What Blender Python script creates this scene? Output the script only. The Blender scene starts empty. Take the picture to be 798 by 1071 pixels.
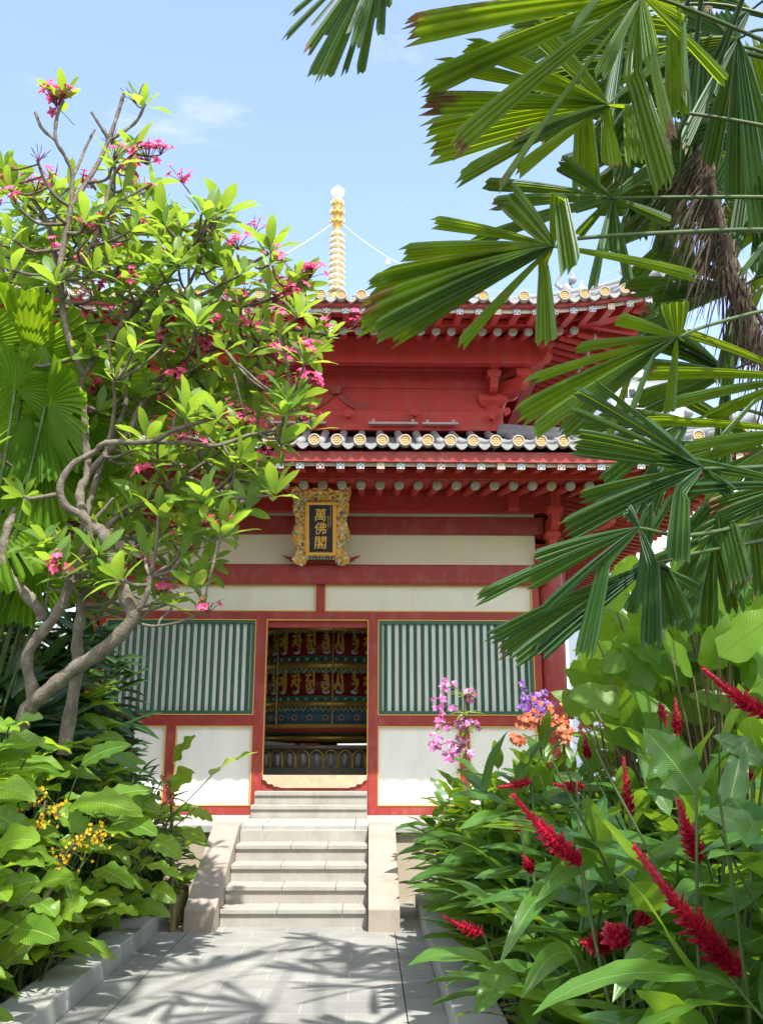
import bpy, bmesh, math, random
from mathutils import Vector, Matrix, Quaternion
random.seed(7)
V = Vector
S = bpy.context.scene
COL = S.collection
PI = math.pi

# ------------------------------------------------------------------ camera
FPX, TILT, ROLL, YAW, CAMH = 980.08, .2457, .0021, .0134, 1.55
def cam_basis():
    c, s = math.cos(YAW), math.sin(YAW)
    R = V((c, -s, 0)); Fh = V((s, c, 0)); Z = V((0, 0, 1))
    fwd = Fh*math.cos(TILT) + Z*math.sin(TILT)
    up = -Fh*math.sin(TILT) + Z*math.cos(TILT)
    r2 = R*math.cos(ROLL) + up*math.sin(ROLL)
    u2 = -R*math.sin(ROLL) + up*math.cos(ROLL)
    return r2, u2, fwd
CR, CU, CF = cam_basis()
CAM = V((0, 0, CAMH))
def at(px, py, Y):
    """the point at depth Y seen at photo pixel (px, py)"""
    d = CF + CR*((px-399)/FPX) - CU*((py-535.5)/FPX)
    return CAM + d*(Y/d.y)
cd = bpy.data.cameras.new('camera'); cam = bpy.data.objects.new('camera', cd); COL.objects.link(cam)
cd.sensor_fit = 'HORIZONTAL'; cd.sensor_width = 36; cd.lens = 36*FPX/798
cd.clip_end = 3000; cd.clip_start = .05
mw = Matrix((( CR.x, CU.x, -CF.x, CAM.x), (CR.y, CU.y, -CF.y, CAM.y), (CR.z, CU.z, -CF.z, CAM.z), (0, 0, 0, 1)))
cam.matrix_world = mw
S.camera = cam

# ------------------------------------------------------------------ light
SUN = V((.24, -.545, 1)).normalized()          # towards the sun
el = math.asin(SUN.z); az = math.atan2(SUN.x, SUN.y)
W = bpy.data.worlds.new('World'); S.world = W; W.use_nodes = True
nt = W.node_tree; nd = nt.nodes; ln = nt.links
bg = nd['Background']; bg.inputs[1].default_value = .14
sky = nd.new('ShaderNodeTexSky'); sky.sky_type = 'NISHITA'; sky.sun_disc = False
sky.sun_elevation = el; sky.sun_rotation = az
sky.air_density = 1.0; sky.dust_density = 1.4; sky.ozone_density = 2.0
tc = nd.new('ShaderNodeTexCoord'); mp = nd.new('ShaderNodeMapping'); mp.inputs['Scale'].default_value = (1.5, 1.5, 4.2)
mp.inputs['Location'].default_value = (.35, .1, .62)
nz = nd.new('ShaderNodeTexNoise'); nz.inputs['Scale'].default_value = 1.9; nz.inputs['Detail'].default_value = 9; nz.inputs['Roughness'].default_value = .62
rp = nd.new('ShaderNodeValToRGB'); rp.color_ramp.elements[0].position = .54; rp.color_ramp.elements[1].position = .82
rp.color_ramp.elements[0].color = (.08, .08, .08, 1); rp.color_ramp.elements[1].color = (.9, .9, .9, 1)
mx = nd.new('ShaderNodeMix'); mx.data_type = 'RGBA'; mx.inputs[7].default_value = (3.3, 3.15, 2.95, 1)
ln.new(tc.outputs['Generated'], mp.inputs[0]); ln.new(mp.outputs[0], nz.inputs['Vector']); ln.new(nz.outputs[0], rp.inputs[0])
ln.new(rp.outputs[0], mx.inputs[0]); ln.new(sky.outputs[0], mx.inputs[6])
# bright cumulus added to the unseen sky behind the viewer, to lighten the shade
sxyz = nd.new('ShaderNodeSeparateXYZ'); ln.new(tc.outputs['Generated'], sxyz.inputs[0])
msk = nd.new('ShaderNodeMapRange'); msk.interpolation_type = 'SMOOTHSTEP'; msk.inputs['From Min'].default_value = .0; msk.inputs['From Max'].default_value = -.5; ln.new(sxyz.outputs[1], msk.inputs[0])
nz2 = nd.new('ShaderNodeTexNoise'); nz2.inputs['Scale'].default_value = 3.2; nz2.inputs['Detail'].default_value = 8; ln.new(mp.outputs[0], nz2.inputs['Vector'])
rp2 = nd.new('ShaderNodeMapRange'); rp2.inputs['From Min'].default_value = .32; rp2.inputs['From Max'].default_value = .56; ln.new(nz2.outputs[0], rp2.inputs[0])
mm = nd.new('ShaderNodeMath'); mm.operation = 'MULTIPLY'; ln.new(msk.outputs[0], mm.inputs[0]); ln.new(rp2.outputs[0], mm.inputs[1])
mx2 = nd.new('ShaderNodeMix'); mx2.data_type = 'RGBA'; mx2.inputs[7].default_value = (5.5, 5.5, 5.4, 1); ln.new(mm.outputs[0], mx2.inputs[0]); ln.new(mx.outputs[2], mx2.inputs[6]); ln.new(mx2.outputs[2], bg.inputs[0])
sl = bpy.data.lights.new('sun', 'SUN'); sl.energy = 2.8; sl.angle = math.radians(.55); sl.color = (1, .955, .87)
so = bpy.data.objects.new('sun', sl); COL.objects.link(so)
so.rotation_euler = (-SUN).to_track_quat('-Z', 'Y').to_euler(); so.location = (4, -6, 14)
S.view_settings.view_transform = 'Standard'; S.view_settings.look = 'None'
S.view_settings.exposure = 1.68; S.view_settings.gamma = 1; S.view_settings.use_curve_mapping = False
S.cycles.max_bounces = 10; S.cycles.diffuse_bounces = 6; S.cycles.transmission_bounces = 6; S.cycles.transparent_max_bounces = 8
S.cycles.use_denoising = True
S.cycles.sample_clamp_indirect = 6

# ------------------------------------------------------------------ tagging
def tag(o, label=None, cat=None, group=None, kind=None):
    if label: o['label'] = label
    if cat: o['category'] = cat
    if group: o['group'] = group
    if kind: o['kind'] = kind
    return o
def empty(name, loc, label=None, cat=None, group=None):
    o = bpy.data.objects.new(name, None); COL.objects.link(o); o.location = loc; o.empty_display_size = .2
    return tag(o, label, cat, group)
def wloc(o):
    p = V((0, 0, 0))
    while o is not None:
        p += o.location; o = o.parent
    return p
def copy_tree(o, parent=None, loc=None):
    c = o.copy(); COL.objects.link(c)
    if parent: c.parent = parent
    if loc is not None: c.location = loc
    for ch in list(o.children): copy_tree(ch, c)
    return c

# ------------------------------------------------------------------ mesh builder (all points in world coordinates)
class MB:
    def __init__(s): s.v = []; s.f = []; s.m = []; s.uv = []; s.r = []; s.sm = []; s.rnd = 0.5; s.mi = 0; s.smooth = False
    def add(s, vs, fs, uvs=None, smooth=None):
        b = len(s.v); s.v += [tuple(p) for p in vs]; s.r += [s.rnd]*len(vs)
        s.uv += uvs if uvs else [(0, 0)]*len(vs)
        for f in fs:
            s.f.append(tuple(b+i for i in f)); s.m.append(s.mi); s.sm.append(s.smooth if smooth is None else smooth)
        return b
    def box(s, a, b):
        x0, y0, z0 = a; x1, y1, z1 = b
        s.add([(x0,y0,z0),(x1,y0,z0),(x1,y1,z0),(x0,y1,z0),(x0,y0,z1),(x1,y0,z1),(x1,y1,z1),(x0,y1,z1)],
              [(0,3,2,1),(4,5,6,7),(0,1,5,4),(1,2,6,5),(2,3,7,6),(3,0,4,7)], smooth=False)
    def bar(s, p, q, w, h, up=V((0,0,1))):
        """box beam from p to q, w wide, h high"""
        p = V(p); q = V(q); d = (q-p).normalized(); x = d.cross(up)
        if x.length < 1e-5: x = V((1,0,0))
        x.normalize(); u = x.cross(d).normalized(); x = x*w/2; u = u*h/2
        s.add([p-x-u,p+x-u,p+x+u,p-x+u,q-x-u,q+x-u,q+x+u,q-x+u],[(0,1,2,3),(7,6,5,4),(0,4,5,1),(1,5,6,2),(2,6,7,3),(3,7,4,0)], smooth=False)
    def tube(s, pts, rad, n=8, cap=True, smooth=True):
        pts = [V(p) for p in pts]
        if not isinstance(rad, (list, tuple)): rad = [rad]*len(pts)
        vs = []; uvs = []; ref = V((.31,.17,.93)); L = 0
        d0 = (pts[1]-pts[0]).normalized(); x = d0.cross(ref)
        if x.length < .1: x = d0.cross(V((1,0,0)))
        x.normalize()
        for i, p in enumerate(pts):
            d = (pts[min(i+1, len(pts)-1)]-pts[max(i-1, 0)])
            d = d.normalized() if d.length > 1e-9 else d0
            x = (x-d*x.dot(d)); x = x.normalized() if x.length > 1e-6 else d.orthogonal().normalized()
            y = d.cross(x)
            if i: L += (pts[i]-pts[i-1]).length
            for k in range(n):
                a = 2*PI*k/n; vs.append(p+(x*math.cos(a)+y*math.sin(a))*rad[i]); uvs.append((k/n, L))
        fs = []
        for i in range(len(pts)-1):
            for k in range(n):
                k2 = (k+1) % n; fs.append((i*n+k, i*n+k2, (i+1)*n+k2, (i+1)*n+k))
        b = s.add(vs, fs, uvs, smooth)
        if cap:
            s.add(vs[:n], [tuple(range(n-1, -1, -1))], smooth=False); s.add(vs[-n:], [tuple(range(n))], smooth=False)
    def lathe(s, prof, c, n=24, axis='Z', smooth=True):
        """prof = [(r, h)]; axis Z up, or Y (h runs along +Y)"""
        c = V(c); vs = []; uvs = []
        for i, (r, h) in enumerate(prof):
            for k in range(n):
                a = 2*PI*k/n
                if axis == 'Z': vs.append(c+V((r*math.cos(a), r*math.sin(a), h)))
                else: vs.append(c+V((r*math.cos(a), h, r*math.sin(a))))
                uvs.append((k/n, i/(len(prof)-1)))
        fs = []
        for i in range(len(prof)-1):
            for k in range(n):
                k2 = (k+1) % n; q = (i*n+k, i*n+k2, (i+1)*n+k2, (i+1)*n+k)
                fs.append(q if axis == 'Z' else q[::-1])
        s.add(vs, fs, uvs, smooth)
    def prism(s, outline, o, ax, ay, thick):
        """flat outline (list of 2D) in plane (ax, ay) at o, extruded by vector thick"""
        o = V(o); ax = V(ax); ay = V(ay); t = V(thick); n = len(outline)
        A = [o+ax*x+ay*y for x, y in outline]; B = [p+t for p in A]
        s.add(A+B, [tuple(range(n))[::-1], tuple(range(n, 2*n))]+[(i, (i+1)%n, n+(i+1)%n, n+i) for i in range(n)], smooth=False)
    def blob(s, c, rx, ry=None, rz=None, n=8, m=5):
        ry = ry or rx; rz = rz or rx; c = V(c); vs = []; fs = []
        for i in range(m+1):
            th = PI*i/m
            for k in range(n):
                a = 2*PI*k/n; vs.append(c+V((rx*math.sin(th)*math.cos(a), ry*math.sin(th)*math.sin(a), rz*math.cos(th))))
        for i in range(m):
            for k in range(n): fs.append((i*n+k, (i+1)*n+k, (i+1)*n+(k+1)%n, i*n+(k+1)%n))
        s.add(vs, fs, smooth=True)
    def build(s, name, mats, parent=None, kind=None, bevel=0, smooth=None, loc=None):
        me = bpy.data.meshes.new(name)
        off = wloc(parent) if parent else V((0,0,0))
        o = bpy.data.objects.new(name, me); COL.objects.link(o)
        if parent: o.parent = parent
        if loc is not None: o.location = V(loc)-off; off = V(loc)
        me.from_pydata([(x-off.x, y-off.y, z-off.z) for x, y, z in s.v], [], s.f)
        if not isinstance(mats, (list, tuple)): mats = [mats]
        for m in mats: me.materials.append(m)
        n = len(me.polygons)
        me.polygons.foreach_set('material_index', s.m)
        me.polygons.foreach_set('use_smooth', s.sm if smooth is None else [smooth]*n)
        ul = me.uv_layers.new(name='UVMap')
        li = [0]*len(me.loops); me.loops.foreach_get('vertex_index', li)
        flat = []
        for i in li: flat += s.uv[i]
        ul.data.foreach_set('uv', flat)
        at_ = me.attributes.new('rnd', 'FLOAT', 'POINT'); at_.data.foreach_set('value', s.r)
        me.update()
        if bevel:
            b = o.modifiers.new('bevel', 'BEVEL'); b.width = bevel; b.segments = 2; b.limit_method = 'ANGLE'; b.angle_limit = math.radians(40)
        if kind: o['kind'] = kind
        return o

def lerp(a, b, t): return a+(b-a)*t
def spline(pts, n=6):
    """Catmull-Rom through 3D points"""
    P = [V(p) for p in pts]
    if len(P) < 3: return [P[0].lerp(P[-1], i/n) for i in range(n+1)]
    P = [P[0]*2-P[1]]+P+[P[-1]*2-P[-2]]; out = []
    for i in range(1, len(P)-2):
        a, b, c, d = P[i-1:i+3]
        for k in range(n):
            t = k/n
            out.append(.5*((2*b)+(c-a)*t+(2*a-5*b+4*c-d)*t*t+(3*b-a-3*c+d)*t**3))
    out.append(P[-2]); return out

# ------------------------------------------------------------------ materials
def mat(name, col, rough=.6, var=.12, vscale=6, bump=0, bscale=40, metal=0, spec=.4, dirt=None, dscale=2.5, damt=.5, stretch=None):
    m = bpy.data.materials.new(name); m.use_nodes = True; t = m.node_tree; N = t.nodes; L = t.links
    p = N['Principled BSDF']; p.inputs['Roughness'].default_value = rough; p.inputs['Metallic'].default_value = metal
    p.inputs['Specular IOR Level'].default_value = spec
    c = N.new('ShaderNodeTexCoord'); src = c.outputs['Object']
    if stretch:
        mpn = N.new('ShaderNodeMapping'); mpn.inputs['Scale'].default_value = stretch; L.new(src, mpn.inputs[0]); src = mpn.outputs[0]
    n = N.new('ShaderNodeTexNoise'); n.inputs['Scale'].default_value = vscale; n.inputs['Detail'].default_value = 7; n.inputs['Roughness'].default_value = .65
    L.new(src, n.inputs['Vector'])
    r = N.new('ShaderNodeMapRange'); r.inputs['From Min'].default_value = .25; r.inputs['From Max'].default_value = .75
    r.inputs['To Min'].default_value = 1-var; r.inputs['To Max'].default_value = 1+var; L.new(n.outputs[0], r.inputs[0])
    mul = N.new('ShaderNodeMix'); mul.data_type = 'RGBA'; mul.blend_type = 'MULTIPLY'; mul.inputs[0].default_value = 1
    mul.inputs[6].default_value = (*col, 1); L.new(r.outputs[0], mul.inputs[7]); out = mul.outputs[2]
    if dirt:
        n2 = N.new('ShaderNodeTexNoise'); n2.inputs['Scale'].default_value = dscale; n2.inputs['Detail'].default_value = 8; n2.inputs['Roughness'].default_value = .7
        L.new(src, n2.inputs['Vector'])
        r2 = N.new('ShaderNodeMapRange'); r2.inputs['From Min'].default_value = .5; r2.inputs['From Max'].default_value = .75
        r2.inputs['To Max'].default_value = damt; L.new(n2.outputs[0], r2.inputs[0])
        m2 = N.new('ShaderNodeMix'); m2.data_type = 'RGBA'; m2.inputs[7].default_value = (*dirt, 1)
        L.new(r2.outputs[0], m2.inputs[0]); L.new(out, m2.inputs[6]); out = m2.outputs[2]
    L.new(out, p.inputs['Base Color'])
    rr = N.new('ShaderNodeMapRange'); rr.inputs['To Min'].default_value = max(.05, rough-.1); rr.inputs['To Max'].default_value = min(1, rough+.12)
    L.new(n.outputs[0], rr.inputs[0]); L.new(rr.outputs[0], p.inputs['Roughness'])
    if bump:
        nb = N.new('ShaderNodeTexNoise'); nb.inputs['Scale'].default_value = bscale; nb.inputs['Detail'].default_value = 6; L.new(src, nb.inputs['Vector'])
        b = N.new('ShaderNodeBump'); b.inputs['Strength'].default_value = bump; b.inputs['Distance'].default_value = .01
        L.new(nb.outputs[0], b.inputs['Height']); L.new(b.outputs[0], p.inputs['Normal'])
    return m

def leafmat(name, col, col2, trans=(.30, .45, .03), tfac=.38, rough=.34, spec=.5, veins=26, slant=9, rib=(.30, .40, .12), ribw=.022, vein_amt=.35, bump=.25, brown=0, pleat=False):
    """UV.x runs base to tip, UV.y across the blade; the attribute rnd shifts the tint from leaf to leaf"""
    m = bpy.data.materials.new(name); m.use_nodes = True; t = m.node_tree; N = t.nodes; L = t.links
    p = N['Principled BSDF']; p.inputs['Roughness'].default_value = rough; p.inputs['Specular IOR Level'].default_value = spec
    uv = N.new('ShaderNodeUVMap'); sx = N.new('ShaderNodeSeparateXYZ'); L.new(uv.outputs[0], sx.inputs[0])
    def math_(op, a, b=None, c=None):
        q = N.new('ShaderNodeMath'); q.operation = op
        for i, x in enumerate((a, b, c)):
            if x is None: continue
            if isinstance(x, (int, float)): q.inputs[i].default_value = x
            else: L.new(x, q.inputs[i])
        return q.outputs[0]
    av = math_('ABSOLUTE', math_('SUBTRACT', sx.outputs[1], .5))
    at_ = N.new('ShaderNodeAttribute'); at_.attribute_name = 'rnd'
    mixc = N.new('ShaderNodeMix'); mixc.data_type = 'RGBA'; mixc.inputs[6].default_value = (*col, 1); mixc.inputs[7].default_value = (*col2, 1)
    tcn = N.new('ShaderNodeTexCoord'); n = N.new('ShaderNodeTexNoise'); n.inputs['Scale'].default_value = 9; n.inputs['Detail'].default_value = 5
    L.new(tcn.outputs['Object'], n.inputs['Vector'])
    fac = math_('ADD', at_.outputs['Fac'], math_('MULTIPLY', math_('SUBTRACT', n.outputs[0], .5), .7))
    clp = N.new('ShaderNodeClamp'); L.new(fac, clp.inputs[0]); L.new(clp.outputs[0], mixc.inputs[0]); out = mixc.outputs[2]
    ph = math_('SUBTRACT', math_('MULTIPLY', sx.outputs[0], veins*2*PI), math_('MULTIPLY', av, slant*2*PI))
    if pleat: ph = math_('MULTIPLY', sx.outputs[1], veins*2*PI)
    sn = math_('SINE', ph); vn = math_('POWER', math_('MULTIPLY_ADD', sn, .5, .5), 3.0)
    dk = N.new('ShaderNodeMix'); dk.data_type = 'RGBA'; dk.blend_type = 'MULTIPLY'; L.new(math_('MULTIPLY', vn, vein_amt), dk.inputs[0])
    L.new(out, dk.inputs[6]); dk.inputs[7].default_value = (.45, .55, .35, 1); out = dk.outputs[2]
    if ribw:
        rb = N.new('ShaderNodeMapRange'); rb.inputs['From Min'].default_value = ribw; rb.inputs['From Max'].default_value = ribw*.35
        L.new(av, rb.inputs[0]); m3 = N.new('ShaderNodeMix'); m3.data_type = 'RGBA'; m3.inputs[7].default_value = (*rib, 1)
        L.new(rb.outputs[0], m3.inputs[0]); L.new(out, m3.inputs[6]); out = m3.outputs[2]
    bmask = None
    if brown:
        n3 = N.new('ShaderNodeTexNoise'); n3.inputs['Scale'].default_value = 5; n3.inputs['Detail'].default_value = 6; L.new(tcn.outputs['Object'], n3.inputs['Vector'])
        edge = math_('MULTIPLY', math_('POWER', math_('MAXIMUM', sx.outputs[0], math_('MULTIPLY', av, 1.9)), 13), .22)
        br = N.new('ShaderNodeMapRange'); br.inputs['From Min'].default_value = .72-brown*.3; br.inputs['From Max'].default_value = .80-brown*.3
        L.new(math_('ADD', n3.outputs[0], math_('MULTIPLY', edge, math_('GREATER_THAN', at_.outputs['Fac'], .52))), br.inputs[0])
        m4 = N.new('ShaderNodeMix'); m4.data_type = 'RGBA'; m4.inputs[7].default_value = (.16, .09, .035, 1)
        L.new(br.outputs[0], m4.inputs[0]); L.new(out, m4.inputs[6]); out = m4.outputs[2]; bmask = br.outputs[0]
    L.new(out, p.inputs['Base Color'])
    b = N.new('ShaderNodeBump'); b.inputs['Strength'].default_value = bump; b.inputs['Distance'].default_value = .006
    L.new(sn, b.inputs['Height']); L.new(b.outputs[0], p.inputs['Normal'])
    tr = N.new('ShaderNodeBsdfTranslucent'); tm = N.new('ShaderNodeMix'); tm.data_type = 'RGBA'; tm.blend_type = 'MULTIPLY'
    tm.inputs[0].default_value = 1; tm.inputs[6].default_value = (*trans, 1)
    vr = N.new('ShaderNodeMapRange'); vr.inputs['To Min'].default_value = .75; vr.inputs['To Max'].default_value = 1.25; L.new(fac, vr.inputs[0])
    dv = math_('MULTIPLY', vr.outputs[0], math_('MULTIPLY_ADD', vn, -vein_amt, 1.0))
    L.new(dv, tm.inputs[7])
    tcol = tm.outputs[2]
    if bmask is not None:
        m5 = N.new('ShaderNodeMix'); m5.data_type = 'RGBA'; m5.inputs[7].default_value = (.2, .1, .03, 1); L.new(bmask, m5.inputs[0]); L.new(tcol, m5.inputs[6]); tcol = m5.outputs[2]
    L.new(tcol, tr.inputs[0]); L.new(b.outputs[0], tr.inputs['Normal'])
    ms = N.new('ShaderNodeMixShader'); ms.inputs[0].default_value = tfac
    L.new(p.outputs[0], ms.inputs[1]); L.new(tr.outputs[0], ms.inputs[2]); L.new(ms.outputs[0], N['Material Output'].inputs[0])
    return m

RED = (.30, .034, .030)
m_red = mat('red_paint', RED, .5, .18, 3, .14, 60, dirt=(.37, .14, .115), dscale=4, damt=.65, stretch=(1.6, 1.6, .8))
m_redroof = mat('red_timber', (.46, .040, .033), .55, .18, 4, .12, 50, dirt=(.34, .11, .09), dscale=3.5, damt=.6, stretch=(1.8, 1.8, .6))
m_white = mat('white_plaster', (.80, .80, .78), .8, .04, 2, .08, 90, dirt=(.60, .60, .56), dscale=1.6, damt=.45, stretch=(2.2, 2.2, .5))
m_cream = mat('cream_plaster', (.76, .75, .66), .8, .04, 2, .05, 90, dirt=(.56, .53, .42), dscale=2, damt=.5, stretch=(2.2, 2.2, .5))
m_gold = mat('gold_paint', (.62, .36, .07), .45, .15, 20)
m_goldm = mat('gilt', (.72, .45, .13), .38, .25, 18, .3, 45, metal=.55, dirt=(.25, .12, .04), dscale=14, damt=.8)
m_green = mat('green_paint', (.030, .112, .072), .5, .12, 8)
m_stone = mat('pale_granite', (.345, .328, .297), .8, .16, 5, .3, 120, dirt=(.21, .195, .16), dscale=2.6, damt=.65, stretch=(1.6, 1.6, .7))
m_pink = mat('pinkish_granite', (.33, .285, .245), .8, .14, 6, .3, 120, dirt=(.27, .20, .13), dscale=2.6, damt=.7)
m_greyst = mat('grey_granite', (.33, .335, .325), .8, .12, 7, .2, 140, dirt=(.40, .37, .29), dscale=1.5, damt=.5)
m_tile = mat('grey_roof_tile', (.27, .275, .29), .55, .2, 9, .2, 60, dirt=(.33, .33, .33), dscale=5, damt=.6)
m_tileend = mat('tile_end_cream', (.36, .325, .275), .65, .15, 14, .1, 80, dirt=(.35, .30, .25), dscale=9, damt=.5)
m_drip = mat('drip_tile', (.27, .275, .28), .6, .15, 10, .1, 80, dirt=(.3, .3, .3), dscale=8, damt=.5)
m_medal = mat('medallion_grey', (.38, .42, .38), .6, .2, 30, dirt=(.2, .26, .22), dscale=40, damt=.8)
m_pat = mat('painted_white', (.62, .64, .64), .6, .1, 30)
m_blue = mat('painted_blue', (.08, .16, .30), .6, .2, 30)
m_dgreen = mat('painted_green', (.04, .22, .15), .55, .2, 20)
m_dred = mat('painted_dark_red', (.22, .012, .016), .4, .15, 12)
m_black = mat('black_lacquer', (.008, .012, .02), .35, .2, 8)
m_dark = mat('dark_interior', (.05, .04, .035), .8, .2, 4)
m_bronze = mat('bronze', (.24, .23, .21), .5, .3, 14, .2, 30, metal=.3, dirt=(.35, .24, .08), dscale=7, damt=.6)
m_soil = mat('soil', (.055, .042, .03), .95, .4, 12, .8, 60, dirt=(.10, .085, .06), dscale=20, damt=.7)
m_pebble = mat('pebble', (.17, .15, .12), .85, .45, 9, .2, 60)
m_bark = mat('plumeria_bark', (.125, .105, .08), .9, .45, 14, .9, 55, dirt=(.30, .28, .23), dscale=9, damt=.75)
m_stem = mat('green_stem', (.05, .085, .02), .5, .3, 12)
m_stemb = mat('brown_stem', (.13, .10, .05), .7, .3, 12)
m_metal = mat('white_enamel', (.75, .75, .73), .4, .05, 9)
# ------------------------------------------------------------------ the setting
CX, CY, PZ, FY = -.61, 14.77, .757, 11.716
def paving_mat(name, base, mortar, scale=1, bw=.57, rh=.283, off=.5, frq=2):
    m = mat(name, base, .8, .16, 3.2, .15, 150); t = m.node_tree; N = t.nodes; L = t.links; p = N['Principled BSDF']
    c = N.new('ShaderNodeTexCoord'); mpn = N.new('ShaderNodeMapping'); mpn.inputs['Location'].default_value = (.12, .06, 0); L.new(c.outputs['Object'], mpn.inputs[0])
    b = N.new('ShaderNodeTexBrick'); b.offset = off; b.offset_frequency = frq
    b.inputs['Color1'].default_value = (.92, .92, .92, 1); b.inputs['Color2'].default_value = (1.08, 1.07, 1.04, 1); b.inputs['Mortar'].default_value = (*mortar, 1)
    b.inputs['Scale'].default_value = 1; b.inputs['Mortar Size'].default_value = .005; b.inputs['Brick Width'].default_value = bw; b.inputs['Row Height'].default_value = rh
    L.new(mpn.outputs[0], b.inputs['Vector'])
    src = p.inputs['Base Color'].links[0].from_socket
    n = N.new('ShaderNodeTexNoise'); n.inputs['Scale'].default_value = 1.3; n.inputs['Detail'].default_value = 8; L.new(c.outputs['Object'], n.inputs['Vector'])
    st = N.new('ShaderNodeMapRange'); st.inputs['From Min'].default_value = .35; st.inputs['From Max'].default_value = .7; st.inputs['To Min'].default_value = .80; st.inputs['To Max'].default_value = 1.1
    L.new(n.outputs[0], st.inputs[0])
    x1 = N.new('ShaderNodeMix'); x1.data_type = 'RGBA'; x1.blend_type = 'MULTIPLY'; x1.inputs[0].default_value = 1; L.new(src, x1.inputs[6]); L.new(b.outputs['Color'], x1.inputs[7])
    x2 = N.new('ShaderNodeMix'); x2.data_type = 'RGBA'; x2.blend_type = 'MULTIPLY'; x2.inputs[0].default_value = 1; L.new(x1.outputs[2], x2.inputs[6]); L.new(st.outputs[0], x2.inputs[7])
    L.new(x2.outputs[2], p.inputs['Base Color'])
    bp = N.new('ShaderNodeBump'); bp.inputs['Strength'].default_value = .5; bp.inputs['Distance'].default_value = .004; bp.invert = True
    L.new(b.outputs['Fac'], bp.inputs['Height']); old = p.inputs['Normal'].links[0].from_socket; L.new(old, bp.inputs['Normal']); L.new(bp.outputs[0], p.inputs['Normal'])
    return m
m_pave = paving_mat('paving', (.285, .285, .275), (1.35, 1.3, 1.2))
m_strip = paving_mat('paving_strip', (.26, .265, .255), (.5, .5, .45), bw=2.0, rh=.60, off=0)
g = MB(); g.add([(-1500,-1500,-.06),(1500,-1500,-.06),(1500,1500,-.06),(-1500,1500,-.06)], [(0,1,2,3)])
g.build('ground', mat('ground_earth', (.09, .085, .06), .95, .3, 3, .3, 20), kind='structure')
def sheet(name, x0, x1, y0, y1, z, m, nx=1, ny=1):
    b = MB(); b.box((x0, y0, z-.05), (x1, y1, z)); return b.build(name, m, kind='structure')
sheet('path', -1.538, .236, -4, 9.0, 0, m_pave)
for nm, x0, x1 in (('path_border', -1.79, -1.546), ('path_border', .244, .472)):
    sheet(nm, x0, x1, -4, 10.3, -.001, m_strip)
# planted beds
for nm, x0, x1 in (('planting_bed', -9, -2.06), ('planting_bed', .745, 9)):
    b = MB(); nx, ny = 46, 60; vs = []
    for j in range(ny+1):
        for i in range(nx+1):
            x = lerp(x0, x1, i/nx); y = lerp(-4, 10.25, j/ny); e = min(1, min(x-x0, x1-x)/.5)
            vs.append((x, y, .05+e*.05+.035*math.sin(x*5.1+y*2.3)*math.sin(y*4.4-x)+random.uniform(-.012, .012)))
    b.add(vs, [(j*(nx+1)+i, j*(nx+1)+i+1, (j+1)*(nx+1)+i+1, (j+1)*(nx+1)+i) for j in range(ny) for i in range(nx)], smooth=True)
    b.build(nm, m_soil, kind='structure')
def kerb(x0, x1, label, ys):
    root = empty('kerb', ((x0+x1)/2, 5, 0)); root['kind'] = 'structure'
    for a, c in zip(ys[:-1], ys[1:]):
        b = MB(); dz = random.uniform(-.004, .004); dx = random.uniform(-.004, .004)
        b.box((x0+dx, a+.003, -.05), (x1+dx, c-.003, .14+dz)); b.build('kerb_stone', m_greyst, root, bevel=.012)
kerb(-2.065, -1.795, '', [-4, -2.9, -1.8, -.7, .3, 1.3, 2.3, 3.3, 4.3, 5.25, 6.2, 7.15, 8.1, 9.05, 9.9])
kerb(.475, .75, '', [-4, -2.8, -1.6, -.4, .6, 1.55, 2.5, 3.4, 4.3, 5.2, 6.15, 7.1, 8.05, 9.0, 9.95])

# ------------------------------------------------------------------ staircase
D1, TR, RI = 8.926, .2932, .1514
st = empty('staircase', (-.65, D1, 0), 'pale granite steps between two sloping cheek walls below the doorway', 'steps')
for k in range(4):
    b = MB(); y0 = D1+k*TR; b.box((-1.30, y0, k*RI), (.0, y0+TR+.02, (k+1)*RI-.042))
    b.build('riser', m_stone, st)
    b = MB()
    xs = [-1.303, -.80+.1*math.sin(k*3), -.32+.1*math.cos(k*5), .003]
    for a, c in zip(xs[:-1], xs[1:]): b.box((a+.0015, y0-.022, (k+1)*RI-.042), (c-.0015, y0+TR+.01, (k+1)*RI))
    b.build('tread', m_stone, st, bevel=.006)
b = MB(); b.box((-1.30, D1+4*TR, 4*RI), (0, D1+4*TR+.3, 5*RI-.045)); b.build('riser', m_stone, st)
for x0, x1 in ((-1.579, -1.307), (.008, .2837)):
    y0, y1 = D1-.237, D1+5*TR+.02
    b = MB(); b.prism([(y0, -.02), (y1, -.02), (y1, .775), (y1-.36, .772), (y0, .186)], (x0, 0, 0), (0, 1, 0), (0, 0, 1), (x1-x0, 0, 0))
    cw = b.build('cheek_wall', m_pink, st, bevel=.01)

# ------------------------------------------------------------------ the pagoda
R4 = [Matrix.Rotation(k*PI/2, 4, 'Z') for k in range(4)]
def rotmb(mb, k):
    if not k: return
    c = V((CX, CY, 0)); mb.v = [tuple(c+R4[k] @ (V(p)-c)) for p in mb.v]
pg = empty('pagoda', (CX, CY, 0), 'two tiered red timber pagoda with white panels and grey tiled eaves', 'pagoda')
def rotcopy(o, ks=(1, 2, 3)):
    """the same part on the other sides of the square tower (the part's origin is the tower's axis)"""
    for k in ks:
        c = o.copy(); COL.objects.link(c); c.rotation_euler.z = k*PI/2
        for ch in o.children:
            d = ch.copy(); COL.objects.link(d); d.parent = c
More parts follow.
